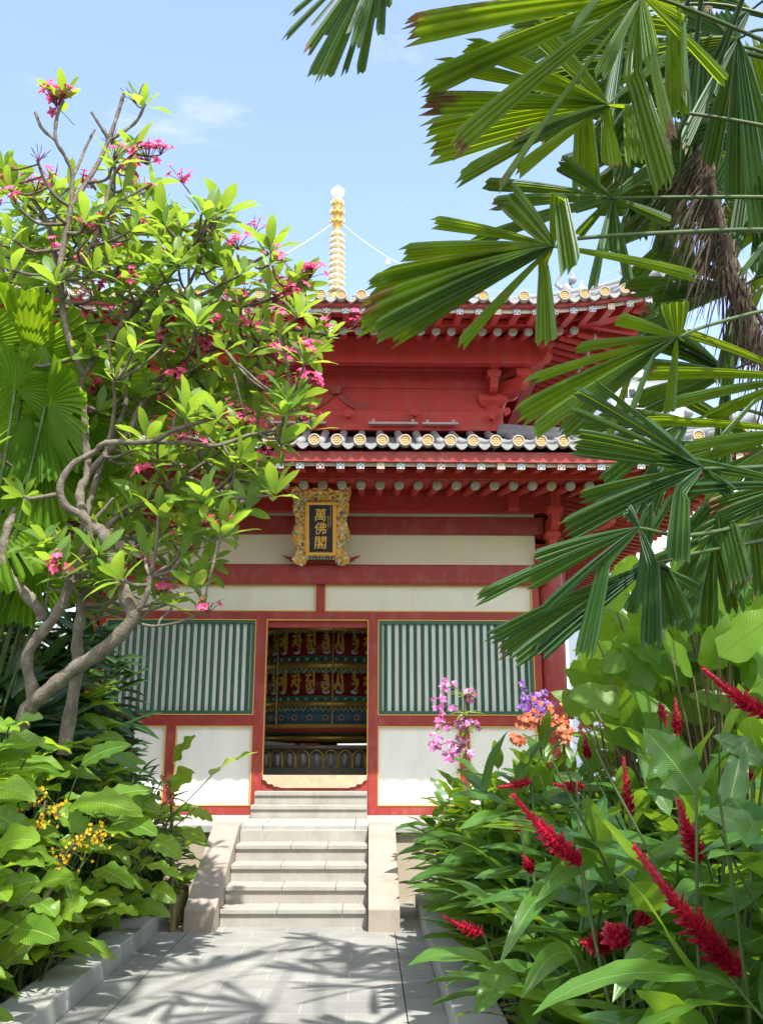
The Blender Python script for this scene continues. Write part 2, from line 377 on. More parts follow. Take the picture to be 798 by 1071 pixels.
# plinth
b = MB(); b.box((CX-4.25, 10.3, -.05), (CX+4.25, CY+4.47, PZ-.075)); b.build('plinth', mat('ochre_granite', (.40, .36, .29), .85, .15, 4, .3, 90, dirt=(.42, .27, .12), dscale=1.6, damt=.7), pg)
b = MB()
for i in range(9): b.box((CX-4.3+i*.956+.002, 10.24, PZ-.075), (CX-4.3+(i+1)*.956-.002, 11.3, PZ))
b.box((CX-4.3, 11.302, PZ-.075), (CX+4.3, CY+4.52, PZ)); b.build('plinth_coping', m_greyst, pg, bevel=.006)
for y0, z0, z1, x0, x1 in ((11.2, PZ, .895, -1.335, -.006), (11.45, .895, 1.035, -1.325, -.006)):
    b = MB(); b.box((x0, y0+.02, z0), (x1, FY+.02, z1-.045)); b.box((x0-.002, y0, z1-.045), (x1, FY+.02, z1)); b.build('door_step', m_stone, pg, bevel=.005)
# timbers of the front, copied to the other three sides
def part(name, boxes, m, rot=True, bevel=.006, parent=None):
    for a, c in boxes:
        b = MB(); b.box(a, c)
        o = b.build(name, m, parent or pg, bevel=bevel)
        if rot: rotcopy(o)
    return o
XL, XR = CX-2.75, CX+2.75
part('bottom_rail', [((XL, FY, PZ), (-1.40, FY+.1, .861)), ((.116, FY, PZ), (XR, FY+.1, .861))], m_red)
for x0, x1 in ((-1.40, -1.274), (-.002, .116)): part('door_post', [((x0, FY-.012, PZ), (x1, FY+.12, 3.1935))], m_red)
part('middle_rail', [((XL, FY, 1.795), (-1.40, FY+.1, 1.921)), ((.116, FY, 1.795), (XR, FY+.1, 1.921))], m_red)
part('lintel', [((XL, FY-.004, 3.095), (-1.40, FY+.12, 3.194)), ((-1.274, FY-.004, 3.095), (-.002, FY+.12, 3.194)), ((.116, FY-.004, 3.095), (XR, FY+.12, 3.194))], m_red)
part('short_post', [((-.662, FY, 3.194), (-.555, FY+.1, 3.535))], m_red)
for x0 in (-2.449, 1.115): part('lower_post', [((x0, FY, .861), (x0+.115, FY+.1, 1.795))], m_red)
for x0 in (-3.36, 2.06): part('end_post', [((x0, FY-.003, PZ), (x0+.09, FY+.12, 3.535))], m_red)
part('main_beam', [((XL-.1, FY-.09, 3.535), (XR+.1, FY+.16, 3.785))], m_red, bevel=.02)
part('upper_beam', [((XL-.1, FY-.03, 4.192), (XR+.1, FY+.13, 4.423))], m_red, bevel=.012)
part('eave_beam', [((XL-.3, FY-.06, 4.473), (XR+.3, FY+.16, 5.02))], m_redroof, bevel=.012)
# plaster panels with thin gilt lines round them
def panel(x0, x1, z0, z1, m, trim=True, y=FY+.035, rot=True):
    b = MB(); b.box((x0-.01, y, z0-.01), (x1+.01, y+.05, z1+.01)); o = b.build('wall_panel', m, pg)
    if trim:
        b = MB(); w = .013; yy = FY-.008
        for a, c in (((x0, yy, z0), (x1, FY+.03, z0+w)), ((x0, yy, z1-w), (x1, FY+.03, z1)), ((x0, yy, z0+w), (x0+w, FY+.03, z1-w)), ((x1-w, yy, z0+w), (x1, FY+.03, z1-w))): b.box(a, c)
        b.build('gilt_edging', m_gold, o)
    if rot: rotcopy(o)
panel(-3.27, -.662, 3.194, 3.535, m_cream); panel(-.555, 2.06, 3.194, 3.535, m_cream)
panel(-3.27, -2.449, .861, 1.795, m_white); panel(-2.334, -1.40, .861, 1.795, m_white)
panel(.116, 1.115, .861, 1.795, m_white); panel(1.23, 2.06, .861, 1.795, m_white)
panel(XL+.02, XR-.02, 3.785, 4.192, mat('yellowed_plaster', (.76, .71, .55), .8, .05, 2, .05, 90, dirt=(.6, .55, .4), dscale=2, damt=.4), False); panel(XL+.02, XR-.02, 4.423, 4.473, m_cream, False, y=FY+.02)
# lattice windows
for x0, x1 in ((-3.27, -1.40), (.116, 2.06)):
    z0, z1 = 1.921, 3.095; w = .013
    b = MB(); yy = FY-.012
    for a, c in (((x0, yy, z0), (x1, FY+.05, z0+w)), ((x0, yy, z1-w), (x1, FY+.05, z1)), ((x0, yy, z0+w), (x0+w, FY+.05, z1-w)), ((x1-w, yy, z0+w), (x1, FY+.05, z1-w))): b.box(a, c)
    lw = b.build('lattice_window', m_gold, pg)
    a0, a1, c0, c1 = x0+w, x1-w, z0+w, z1-w; fw = .04
    b = MB()
    for a, c in (((a0, FY-.004, c0), (a1, FY+.06, c0+fw)), ((a0, FY-.004, c1-fw), (a1, FY+.06, c1)), ((a0, FY-.004, c0+fw), (a0+fw, FY+.06, c1-fw)), ((a1-fw, FY-.004, c0+fw), (a1, FY+.06, c1-fw))): b.box(a, c)
    b.build('frame', m_green, lw)
    b = MB(); n = 20; p = (a1-a0-2*fw)/n
    for i in range(n):
        xc = a0+fw+p*(i+.5)
        b.add([(xc-.0215, FY+.022, c0+fw), (xc, FY+.002, c0+fw), (xc+.0215, FY+.022, c0+fw), (xc, FY+.042, c0+fw), (xc-.0215, FY+.022, c1-fw), (xc, FY+.002, c1-fw), (xc+.0215, FY+.022, c1-fw), (xc, FY+.042, c1-fw)],
              [(0, 1, 5, 4), (1, 2, 6, 5), (2, 3, 7, 6), (3, 0, 4, 7)])
    b.build('lattice_bars', m_green, lw)
    b = MB(); b.box((a0, FY+.044, c0), (a1, FY+.1, c1)); b.build('backing_panel', m_white, lw)
    rotcopy(lw)
# doorway threshold and gilt line
b = MB(); b.box((-1.274, FY-.02, 1.035), (-.002, FY+.12, 1.215)); th = b.build('threshold', m_red, pg, bevel=.004)
ol = [(-1.26, 1.218), (-.012, 1.218), (-.012, 1.165), (-.05, 1.150), (-.075, 1.115), (-.13, 1.112), (-.15, 1.085), (-.20, 1.082), (-.235, 1.07), (-1.04, 1.07), (-1.075, 1.082), (-1.12, 1.085), (-1.14, 1.112), (-1.195, 1.115), (-1.22, 1.150), (-1.26, 1.165)]
b = MB(); b.prism([(x, z) for x, z in ol][::-1], (0, FY-.05, 0), (1, 0, 0), (0, 0, 1), (0, .03, 0)); b.build('threshold_facing', mat('tan_stone', (.50, .39, .27), .8, .2, 9, .2, 60, dirt=(.3, .2, .1), dscale=6, damt=.7), th)
rotcopy(th)
b = MB()
for a, c in (((-1.274, FY-.016, 1.035), (-1.262, FY+.06, 3.095)), ((-.014, FY-.016, 1.035), (-.002, FY+.06, 3.095)), ((-1.262, FY-.016, 3.083), (-.014, FY+.06, 3.095))): b.box(a, c)
o = b.build('door_edging', m_gold, pg); rotcopy(o)
part('door_head', [((-1.262, FY+.06, 3.0), (-.014, FY+.12, 3.09))], m_red)
# inside: floor and ceiling
b = MB(); b.box((CX-2.9, CY-2.95, PZ), (CX+2.9, CY+2.95, .96)); b.build('interior_floor', m_greyst, pg)
b = MB(); b.box((CX-2.9, CY-2.9, 3.95), (CX+2.9, CY+2.9, 4.0)); b.build('interior_ceiling', m_dark, pg)
# columns
b = MB(); cx, cy = CX+2.92, CY-2.92
b.lathe([(.26, PZ), (.27, PZ+.05), (.24, PZ+.12), (.19, PZ+.16)], (cx, cy, 0)); base = b
b = MB(); b.lathe([(.172, PZ+.1), (.172, 3.5), (.165, 3.80), (.15, 3.83)], (cx, cy, 0), 28); o = b.build('column', m_red, pg); base.build('column_base', m_stone, o); rotcopy(o)

# bracket sets under the eaves
def dou(mb, c, w, h):
    c = V(c); a = w*.36; d = w*.5; z1 = h*.45
    P = lambda r, z: [c+V((-r, -r, z)), c+V((r, -r, z)), c+V((r, r, z)), c+V((-r, r, z))]
    mb.add(P(a, 0)+P(d, z1)+P(d, h), [(3, 2, 1, 0), (8, 9, 10, 11)]+[(l*4+i, l*4+(i+1) % 4, l*4+4+(i+1) % 4, l*4+4+i) for l in (0, 1) for i in range(4)])
def arm(mb, c, d, L0, L1, w, h):
    """bracket arm through c along d from -L0 to L1: ends cut up in a curve on the underside"""
    c = V(c); d = V(d).normalized(); s = V((-d.y, d.x, 0)); r = h*.9
    ol = [(-L0, h), (-L0, h*.55)]+[(-L0+r*(1-math.cos(a)), h*.55*(1-math.sin(a))) for a in (.5, 1.0, 1.57)]
    ol += [(L1-r*(1-math.cos(a)), h*.55*(1-math.sin(a))) for a in (1.57, 1.0, .5)]+[(L1, h*.55), (L1, h)]
    mb.prism(ol, c-s*w/2, d, (0, 0, 1), s*w)
def bracket(c, z0, k, m, name='bracket_set'):
    mb = MB(); x, y = c; X, Y = V((1, 0, 0)), V((0, -1, 0)); D = (X+Y).normalized()
    dou(mb, (x, y, z0), .40*k, .17*k)
    z1 = z0+.14*k
    for d, La, Lb in ((X, .5*k, .34*k), (Y, .34*k, .5*k)):
        arm(mb, (x, y, z1), d, La if d is X else .5*k, .40*k, .11*k, .20*k)
    arm(mb, (x, y, z1+.002), D, .2, .62*k, .12*k, .20*k)
    for d, s in ((X, -.44), (X, .34), (Y, .34), (Y, -.44)):
        q = V((x, y, z1+.19*k))+d*s*k; dou(mb, q, .19*k, .10*k)
    dou(mb, V((x, y, z1+.19*k))+D*.55*k, .2*k, .1*k)
    z2 = z1+.28*k
    arm(mb, (x, y, z2), X, .66*k, .60*k, .11*k, .20*k); arm(mb, (x, y, z2+.002), Y, .66*k, .62*k, .11*k, .20*k)
    arm(mb, (x, y, z2+.004), D, .2, 1.0*k, .13*k, .20*k)
    for d, s in ((X, -.59), (X, .52), (Y, .54), (Y, -.59)):
        q = V((x, y, z2+.19*k))+d*s*k; dou(mb, q, .20*k, .11*k)
    dou(mb, V((x, y, z2+.19*k))+D*.92*k, .22*k, .12*k)
    # the short sloping beam ends above
    for q in (Y*.55*k, Y*.55*k+X*.5*k*.9, -X*0+Y*.5*k-X*.52*k):
        p = V((x, y, z2+.26*k))+q; mb.bar(p, p-Y*.0+V((0, 0, .30*k)), .13*k, .16*k, up=V((0, 1, 0)))
    o = mb.build(name, m, pg, bevel=.008); rotcopy(o)
bracket((CX+2.92, CY-2.92), 3.76, .98, m_redroof)

# upper storey
U0, U1 = 5.80, 7.25; UY = CY-2.42
part('upper_sill_beam', [((CX-2.3, UY-.06, U0), (CX+2.3, UY+.1, 6.10))], m_redroof, bevel=.012)
part('upper_wall_board', [((CX-2.3, UY, 6.10), (CX+2.3, UY+.06, 6.44)), ((CX-2.3, UY+.012, 6.448), (CX+2.3, UY+.06, 6.70))], m_redroof, bevel=.004)
part('upper_top_beam', [((CX-2.3, UY-.05, 6.70), (CX+2.3, UY+.1, 7.0))], m_redroof, bevel=.012)
part('eave_purlin', [((CX-2.98, CY-2.98, 6.60), (CX+2.82, CY-2.82, 6.99))], m_redroof, bevel=.012)
b = MB(); b.lathe([(.165, 5.8), (.165, 6.20), (.15, 6.26)], (CX+2.32, CY-2.32, 0), 24); o = b.build('upper_column', m_redroof, pg); rotcopy(o)
bracket((CX+2.32, CY-2.32), 6.16, 1.02, m_redroof)
def vstrut(xc):
    """the curved two-legged strut in relief between the upper boards"""
    b = MB(); n = 10
    for s in (-1, 1):
        top = []; bot = []
        for i in range(n+1):
            t = i/n; x = xc+s*(.03+t*.52); z = 6.34-.27*(math.sin(t*PI/2))**.8; wd = .055+.03*t
            top.append((x, z+wd*(1 if t < .93 else .2)+.03*t*t)); bot.append((x, z-.03))
        ol = top+bot[::-1]
        if s > 0: ol = ol[::-1]
        b.prism(ol, (0, UY-.035, 0), (1, 0, 0), (0, 0, 1), (0, .04, 0))
    dou(b, (xc, UY-.02, 6.33), .17, .11); return b.build('relief_strut', m_red, pg, bevel=.004)
o = vstrut(CX+.13); rotcopy(o)
m_fit = mat('faded_enamel', (.46, .36, .34), .5, .1, 9)
# small fittings under the upper wall
for x0, x1 in ((-.02, .66), (.72, 1.22), (-1.4, -.6)):
    b = MB(); b.box((x0, UY-.18, 5.85), (x1, UY-.12, 5.885)); b.box((x0+.05, UY-.18, 5.885), (x0+.09, UY-.06, 5.92)); b.box((x1-.09, UY-.18, 5.885), (x1-.05, UY-.06, 5.92)); b.build('strip_light', m_fit, pg, bevel=.008)
m_lampred = mat('red_enamel', (.42, .015, .03), .35, .1)
for x, z in ((-.30, 6.0), (.62, 6.02), (1.68, 5.98), (1.88, 6.04)):
    b = MB(); b.tube([(x, UY-.16, z), (x, UY-.24, z-.015)], [.045, .055], 10); b.box((x-.015, UY-.17, z-.03), (x+.015, UY-.055, z+.01)); b.build('floodlight', m_lampred, pg)

# ------------------------------------------------------------------ roofs
def up(u, e, U): return U*max(0, (abs(u)/e-.58)/.42)**2.2
def roof(nm, e, zE, t, zT, U, sag, sp, topcap):
    """four sloping sides: tile surface, rolls and drip tiles in one mesh; e = half length at the eave, t = at the top"""
    def zs(u, v): return lerp(zE, zT, v)-sag*4*v*(1-v)*(1-.35*v)+up(u, e, U)*(1-v)**2
    mb = MB(); nv, nu = 10, 40
    for k in range(4):
        q = MB(); vs = []
        for j in range(nv+1):
            v = j/nv; h = lerp(e, t, v)
            for i in range(nu+1):
                u = lerp(-1, 1, i/nu); vs.append((CX+u*h, CY-h, zs(u*e, v)))
        q.add(vs, [(j*(nu+1)+i, j*(nu+1)+i+1, (j+1)*(nu+1)+i+1, (j+1)*(nu+1)+i) for j in range(nv) for i in range(nu)], smooth=True)
        n = int(e/sp)
        for i in range(-n, n+1):
            x = i*sp; pts = []
            for j in range(nv+1):
                v = j/nv; h = lerp(e, t, v)
                if abs(x) > h-.02: break
                pts.append((CX+x, CY-h-(.03 if j == 0 else 0), zs(x/h*e if h else 0, v)+.05))
            if len(pts) > 1: q.tube(pts, .054, 8)
        # drip tiles between the rolls
        for i in range(-n, n):
            x0 = i*sp+.055; x1 = (i+1)*sp-.055; nn = 6; vs = []
            for a in range(nn+1):
                f = a/nn; x = lerp(x0, x1, f); z = zs(x, 0)+.018; d = .018+.052*math.sin(PI*f)
                for yy in (CY-e-.045, CY-e-.01): vs += [(CX+x, yy, z+.012-.02*math.sin(PI*f)), (CX+x, yy, z-d)]
            fs = []
            for a in range(nn):
                c = a*4; fs += [(c, c+1, c+5, c+4), (c+2, c+6, c+7, c+3), (c, c+4, c+6, c+2), (c+1, c+3, c+7, c+5)]
            q.mi = 1; q.add(vs, fs); q.mi = 0
        if k: # tile ends of the other sides stay in the mesh
            for i in range(-n, n+1):
                x = i*sp; z = zs(x, 0)+.05; q.mi = 2; q.lathe([(0, -.01), (.045, -.01), (.048, -.02), (.074, -.02), (.076, .03)], (CX+x, CY-e-.03, z), 12, 'Y'); q.mi = 0
        rotmb(q, k); base = len(mb.v); mb.v += q.v; mb.f += [tuple(base+i for i in f) for f in q.f]; mb.m += q.m; mb.uv += q.uv; mb.r += q.r; mb.sm += q.sm
    ro = mb.build(nm, [m_tile, m_drip, m_tileend], pg)
    # front tile ends, one mesh each
    def endmesh():
        b = MB(); b.lathe([(0, -.012), (.05, -.012)], (0, 0, 0), 20, 'Y'); b.lathe([(.05, -.012), (.053, -.024), (.065, -.024), (.071, -.012), (.071, .05)], (0, 0, 0), 20, 'Y')
        b.mi = 1
        for a in range(8):
            A = a*PI/4; b.blob((.031*math.cos(A), -.013, .031*math.sin(A)), .0125, .006, .0125, 6, 4)
        b.blob((0, -.013, 0), .013, .008, .013, 8, 4); return b
    n = int(e/sp); src = None
    for i in range(-n, n+1):
        x = i*sp; l = (CX+x, CY-e-.035, zs(x, 0)+.05)
        if src is None:
            o = endmesh().build('tile_end', [m_tileend, m_gold], ro, loc=(0, 0, 0)); src = o
        else: o = src.copy(); COL.objects.link(o)
        o.location = V(l)-wloc(ro)
    # hip ridges
    for k in range(4):
        b = MB(); P = []
        for j in range(13):
            v = j/12; h = lerp(e*1.005, t, v); P.append(V((CX+h, CY-h, zs(e, v)+.08+.10*max(0, 1-v*5)**2)))
        b.tube(P, .075, 8); b.tube([p+V((0, 0, .07)) for p in P[1:]], .06, 8)
        # guardian beast on the ridge end
        for j, s in ((1, .8), (3, 1.2)):
            p = P[j]+V((0, 0, .12)); b.blob(p, .07*s, .07*s, .10*s); b.blob(p+V((.05, -.05, .11))*s, .05*s); b.tube([p+V((-.03, .03, .02))*s, p+V((-.10, .10, .13))*s, p+V((-.06, .06, .24))*s], [.03*s, .025*s, .01*s], 6)
            b.tube([p+V((.06, -.06, .14))*s, p+V((.05, -.05, .22))*s], [.02*s, .006*s], 5)
        rotmb(b, k); b.build('hip_ridge', m_tile, ro)
    return ro, zs
def strip(mb, e, U, off0, z0, off1, z1, th, nu=36, k0=(0, 1, 2, 3)):
    """mitred strip round the eave from offset off0 (height z0) in to off1 (height z1), th thick downwards, following the corner rise"""
    for k in k0:
        q = MB(); vs = []
        for i in range(nu+1):
            u = lerp(-1, 1, i/nu)
            for off, z, dz in ((off0, z0, 0), (off1, z1, 0), (off1, z1, -th), (off0, z0, -th)):
                h = e-off; vs.append((CX+u*h, CY-h, z+dz+up(u*e, e, U)*max(0, 1-off/2.2)))
        q.add(vs, [(i*4+a, i*4+(a+1) % 4, i*4+4+(a+1) % 4, i*4+4+a) for i in range(nu) for a in range(4)], smooth=False)
        rotmb(q, k); b0 = len(mb.v); mb.v += q.v; mb.f += [tuple(b0+i for i in f) for f in q.f]; mb.m += [mb.mi]*len(q.f); mb.uv += q.uv; mb.r += q.r; mb.sm += q.sm
def eave(nm, e, U, zF, inner, zfly, zround, spf, spr, wallz, th):
    """fascia, soffits, square flying rafters and round rafters with painted ends"""
    b = MB(); strip(b, e, U, .02, zF, .08, zF, th); fa = b.build(nm+'_fascia', m_red, pg)
    b = MB(); strip(b, e, U, .095, zfly+.052, .115, zfly+.052, .05); b.build('fascia_moulding', m_cream, fa)
    b = MB(); strip(b, e, U, .12, zfly+.066, .72, zfly+.20, .018); strip(b, e, U, .60, zround+.066, inner, wallz, .018)
    strip(b, e, U, .56, zfly+.12, .585, zfly+.12, max(.06, zfly+.12-zround-.05)); so_ = b.build(nm+'_soffit', m_redroof, pg)
    def run(sp, off, z, off2, z2, sq, front):
        n = int((e-off-.05)/sp); src = None; merged = MB()
        for i in range(-n, n+1):
            x = i*sp+sp*.3; L = min(1, max(.0, (e-abs(x)-.02-off)/(off2-off)))
            if L < .08: continue
            for k in (0, 1, 2, 3):
                if k == 0: b = MB()
                else: b = MB()
                p = V((CX+x, CY-e+off, z+up(x, e, U)*max(0, 1-off/2.2)))
                o2 = off+(off2-off)*L; q = V((CX+x, CY-e+o2, lerp(z, z2, L)+up(x, e, U)*max(0, 1-o2/2.2)))
                if sq: b.bar(p, q, .085, .088)
                else: b.tube([p, q], .050, 10, cap=True)
                if k == 0 and front:
                    o = b.build('flying_rafter' if sq else 'round_rafter', m_redroof, so_, loc=tuple(p))
                    m = MB()
                    if sq:
                        m.box((p.x-.0415, p.y-.006, p.z-.042), (p.x+.0415, p.y-.001, p.z+.043)); m.mi = 1 + (abs(i) % 3 > 0)
                        for a in (-1, 1):
                            for c in (-1, 1):
                                m.box((p.x+a*.023-.011, p.y-.0085, p.z+c*.023-.011), (p.x+a*.023+.011, p.y-.004, p.z+c*.023+.011))
                        m.box((p.x-.007, p.y-.009, p.z-.007), (p.x+.007, p.y-.004, p.z+.007))
                        m.build('painted_end', [m_pat, m_gold if i % 2 else m_dred, m_blue if i % 4 else m_dgreen], o)
                    else:
                        m.lathe([(0, -.007), (.05, -.007), (.057, -.001), (.057, .03)], p, 14, 'Y'); m.mi = 1
                        for a in range(8):
                            A = a*PI/4+.2; m.blob((p.x+.032*math.cos(A), p.y-.008, p.z+.032*math.sin(A)), .009, .004, .009, 5, 3)
                        m.blob((p.x, p.y-.008, p.z), .013, .004, .013, 6, 3)
                        m.build('painted_end', [m_medal if i % 5 else m_tileend, m_pat if i % 3 else m_gold], o)
                else:
                    if sq: b.mi = 1; b.box((p.x-.0415, p.y-.006, p.z-.042), (p.x+.0415, p.y-.001, p.z+.043)); b.mi = 0
                    else: b.mi = 2; b.lathe([(0, -.007), (.057, -.005), (.057, .03)], p, 10, 'Y'); b.mi = 0
                    rotmb(b, k); b0 = len(merged.v); merged.v += b.v; merged.f += [tuple(b0+i_ for i_ in f) for f in b.f]; merged.m += b.m; merged.uv += b.uv; merged.r += b.r; merged.sm += b.sm
        merged.build('side_rafters', [m_redroof, m_pat, m_medal], so_)
    run(spf, .055, zfly, .72, zfly+.135, True, True)
    run(spr, .63, zround, inner, wallz-.07, False, True)
    for nm2, p, q_, w, h in (('hip_rafter', V((CX+e-inner, CY-e+inner, wallz-.1)), V((CX+e-.35, CY-e+.35, zfly+up(e, e, U)*.78+.02)), .17, .2), ('hip_rafter_end', V((CX+e-.6, CY-e+.6, zfly+.11+up(e, e, U)*.75)), V((CX+e-.08, CY-e+.08, zfly+.06+up(e, e, U))), .15, .16)):
        for k in range(4):
            q = MB(); q.bar(p, q_, w, h); rotmb(q, k); q.build(nm2, m_redroof, so_)
lr, _ = roof('lower_roof', 4.92, 4.775, 2.42, 5.72, .17, .08, .25, 0)
eave('lower_eave', 4.92, .17, 4.715, 3.04, 4.568, 4.507, .222, .222, 5.02, .115)
ur, uz = roof('upper_roof', 4.22, 6.885, .35, 8.75, .22, .22, .25, 0)
eave('upper_eave', 4.22, .22, 6.89, 1.84+.5, 6.775, 6.78, .235, .20, 7.32, .075)
# gilded spire on the roof's top
sx, sy = CX+.02, CY; b = MB()
b.lathe([(.34, 8.6), (.34, 8.78), (.25, 8.82), (.30, 8.88), (.20, 8.98), (.13, 9.02), (.13, 9.1)], (sx, sy, 0), 20)
sp_ = b.build('spire', m_goldm, pg)
m_pale = mat('pale_gilt', (.80, .70, .50), .4, .12, 12, metal=.2, dirt=(.6, .38, .1), dscale=10, damt=.6)
b = MB(); b.lathe([(.07, 9.1), (.06, 10.9)], (sx, sy, 0), 12); b.build('mast', m_goldm, sp_)
for i in range(10):
    z = 9.20+i*.118; r = .134-.002*i; b = MB()
    b.lathe([(.07, z-.05), (r*.85, z-.025), (r, z), (r, z+.028), (r*.8, z+.045), (.07, z+.05)], (sx, sy, 0), 16)
    for a in range(8):
        A = a*PI/4; b.blob((sx+r*math.cos(A), sy+r*math.sin(A), z-.015), .026, .026, .03, 6, 4)
    b.build('ring', m_pale, sp_)
for i, (z, r) in enumerate(((10.47, .12), (10.65, .118), (10.83, .105))):
    b = MB(); b.lathe([(.06, z-.09), (.075, z-.02), (r*.8, z+.01), (r, z+.05), (r*.7, z+.07), (.06, z+.08)], (sx, sy, 0), 16)
    for a in range(8):
        A = a*PI/4; b.tube([(sx+r*.9*math.cos(A), sy+r*.9*math.sin(A), z+.03), (sx+r*1.12*math.cos(A), sy+r*1.12*math.sin(A), z+.12)], [.022, .004], 5)
    b.build('crown_ring', m_goldm, sp_)
b = MB()
fl = [(.0, -.17), (.05, -.15), (.10, -.13)]
ol = []
for a in range(40):
    A = a/40*2*PI; r = .105+.02*(a % 2)+(.05 if a == 10 else 0); ol.append((r*math.cos(A), r*math.sin(A)))
b.prism(ol, (sx, sy-.02, 11.10), (1, 0, 0), (0, 0, 1), (0, .04, 0)); b.blob((sx, sy, 10.97), .06); b.blob((sx, sy-.03, 11.08), .07, .04, .1)
b.build('flame_disc', mat('white_gilt', (.85, .80, .70), .4, .1), sp_)
for k in range(4):
    dx, dy = ((1, -1), (-1, -1), (1, 1), (-1, 1))[k]; A = V((sx+dx*.08, sy+dy*.08, 10.45)); B = V((CX+dx*3.9, CY+dy*3.9, 7.55)); P = []
    for i in range(25):
        t = i/24; p = A.lerp(B, t); p.z -= .75*4*t*(1-t); P.append(p)
    b = MB(); b.tube(P, .006, 4); o = b.build('guy_chain', m_pat, sp_)
    for i in (5, 9, 13, 17, 21):
        b = MB(); p = P[i]; b.tube([p, p-V((0, 0, .05)), p-V((0, 0, .055)), p-V((0, 0, .14))], [.006, .008, .026, .042], 8); b.build('bell', m_metal, o)
# ------------------------------------------------------------------ name board over the door
P0 = at(336, 549, 11.23); e1 = V((1, 0, 0)); tip = (at(336, 508, 10.93)-at(336, 590, 11.56)); e2 = tip.normalized(); e3 = e1.cross(e2).normalized()   # e3 faces forward / down
if e3.y > 0: e3 = -e3
HH = tip.length; pl = empty('name_board', at(336, 590, 11.56), 'black signboard with three gold characters in an ornate carved gilt frame', 'signboard')
Wd = .355; half = [(.0, -.375), (.14, -.37), (.17, -.42), (.20, -.48), (.26, -.5), (.33, -.47), (.345, -.41), (.31, -.35), (.285, -.30), (.30, -.24), (.335, -.18), (.345, -.10), (.32, -.02), (.295, .06), (.30, .12), (.325, .18), (.33, .25), (.315, .31), (.335, .36), (.35, .43), (.34, .49), (.30, .50), (.24, .46), (.16, .445), (.10, .475), (.0, .48)]
ol = [(x*Wd/.35, y*HH) for x, y in half]; ol = ol+[(-x, y) for x, y in ol[::-1][1:-1]]
b = MB(); b.prism(ol, P0, e1, e2, e3*.05); b.build('frame', m_goldm, pl)
fb = MB()
rr = random.Random(3)
hx, hy = .195, .335*HH
for i in range(900):
    x = rr.uniform(-.36, .36); y = rr.uniform(-.5, .5)*HH
    if abs(x) < hx and -.36*HH < y < .32*HH: continue
    # keep inside the outline
    ins = False; n = len(ol)
    for j in range(n):
        (xa, ya), (xb, yb) = ol[j], ol[(j+1) % n]
        if (ya > y) != (yb > y) and x < (xb-xa)*(y-ya)/(yb-ya)+xa: ins = not ins
    if not ins: continue
    fb.mi = rr.choices((0, 1, 2, 3, 4), (60, 14, 6, 7, 7))[0]; r = rr.uniform(.010, .024); p = P0+e1*x+e2*y+e3*.052
    fb.blob(p, r, r*.8, r*rr.uniform(.8, 1.4), 6, 4)
n = len(ol); fb.mi = 0
for j in range(n):
    a = V((*ol[j], 0)); c = V((*ol[(j+1) % n], 0)); m_ = max(1, int((c-a).length/.026))
    for q in range(m_):
        w = a.lerp(c, q/m_); fb.blob(P0+e1*w.x+e2*w.y+e3*.045, .015, .02, .015, 6, 4)
for i in range(11):
    x = -.19+i*.038; fb.mi = (1, 4)[i % 2]; fb.blob(P0+e1*x-e2*.375*HH+e3*.056, .017, .012, .014, 6, 4); fb.mi = 3; fb.blob(P0+e1*x-e2*.41*HH+e3*.055, .017, .012, .016, 6, 4)
fb.build('carved_relief', [m_goldm, m_pat, m_blue, mat('jade_paint', (.16, .36, .22), .5, .2, 30), mat('coral_paint', (.50, .20, .12), .5, .2, 30)], pl)
b = MB()
for x0, x1, y0, y1 in ((-.192, .192, -.355, -.318), (-.192, .192, .285, .322), (-.192, -.142, -.318, .285), (.142, .192, -.318, .285)):
    b.prism([(x0, y0*HH), (x1, y0*HH), (x1, y1*HH), (x0, y1*HH)], P0+e3*.05, e1, e2, e3*.04)
b.build('inner_frame', mat('satin_gold', (.70, .40, .08), .35, .12, 20, metal=.35), pl, bevel=.006)
b = MB(); b.prism([(-.142, -.318*HH), (.142, -.318*HH), (.142, .285*HH), (-.142, .285*HH)], P0+e3*.05, e1, e2, e3*.012); b.build('board', m_black, pl)
def textmesh(ch, name, size, pos, m, parent, bold=.01, ext=.006):
    c = bpy.data.curves.new(name, 'FONT'); c.body = ch; c.size = size; c.align_x = 'CENTER'; c.align_y = 'CENTER'; c.offset = bold*size; c.extrude = ext
    o = bpy.data.objects.new(name, c); COL.objects.link(o); bpy.context.view_layer.update()
    me = bpy.data.meshes.new_from_object(o.evaluated_get(bpy.context.evaluated_depsgraph_get())); bpy.data.objects.remove(o); me.name = name
    xs = [v.co.x for v in me.vertices]; ys = [v.co.y for v in me.vertices]; mx_, my_ = (min(xs)+max(xs))/2, (min(ys)+max(ys))/2; k = size/max(max(xs)-min(xs), max(ys)-min(ys))
    o = bpy.data.objects.new(name, me); COL.objects.link(o); o.parent = parent; off = wloc(parent)
    for v in me.vertices:
        x, y = (v.co.x-mx_)*k, (v.co.y-my_)*k
        q = V(pos)+e1*(x*.88+y*.06)+e2*y+e3*v.co.z-off; v.co = q
    me.materials.clear(); me.materials.append(m); me.polygons.foreach_set('material_index', [0]*len(me.polygons)); return o
m_letter = mat('gold_leaf_letter', (.80, .50, .12), .35, .1, 20, metal=.2)
for ch, yy in (('萬', .155), ('佛', -.015), ('閣', -.20)):
    textmesh(ch, 'character', .158*HH, P0+e1*(-.005)+e2*yy*HH+e3*.066, m_letter, pl, bold=.002)
b = MB()
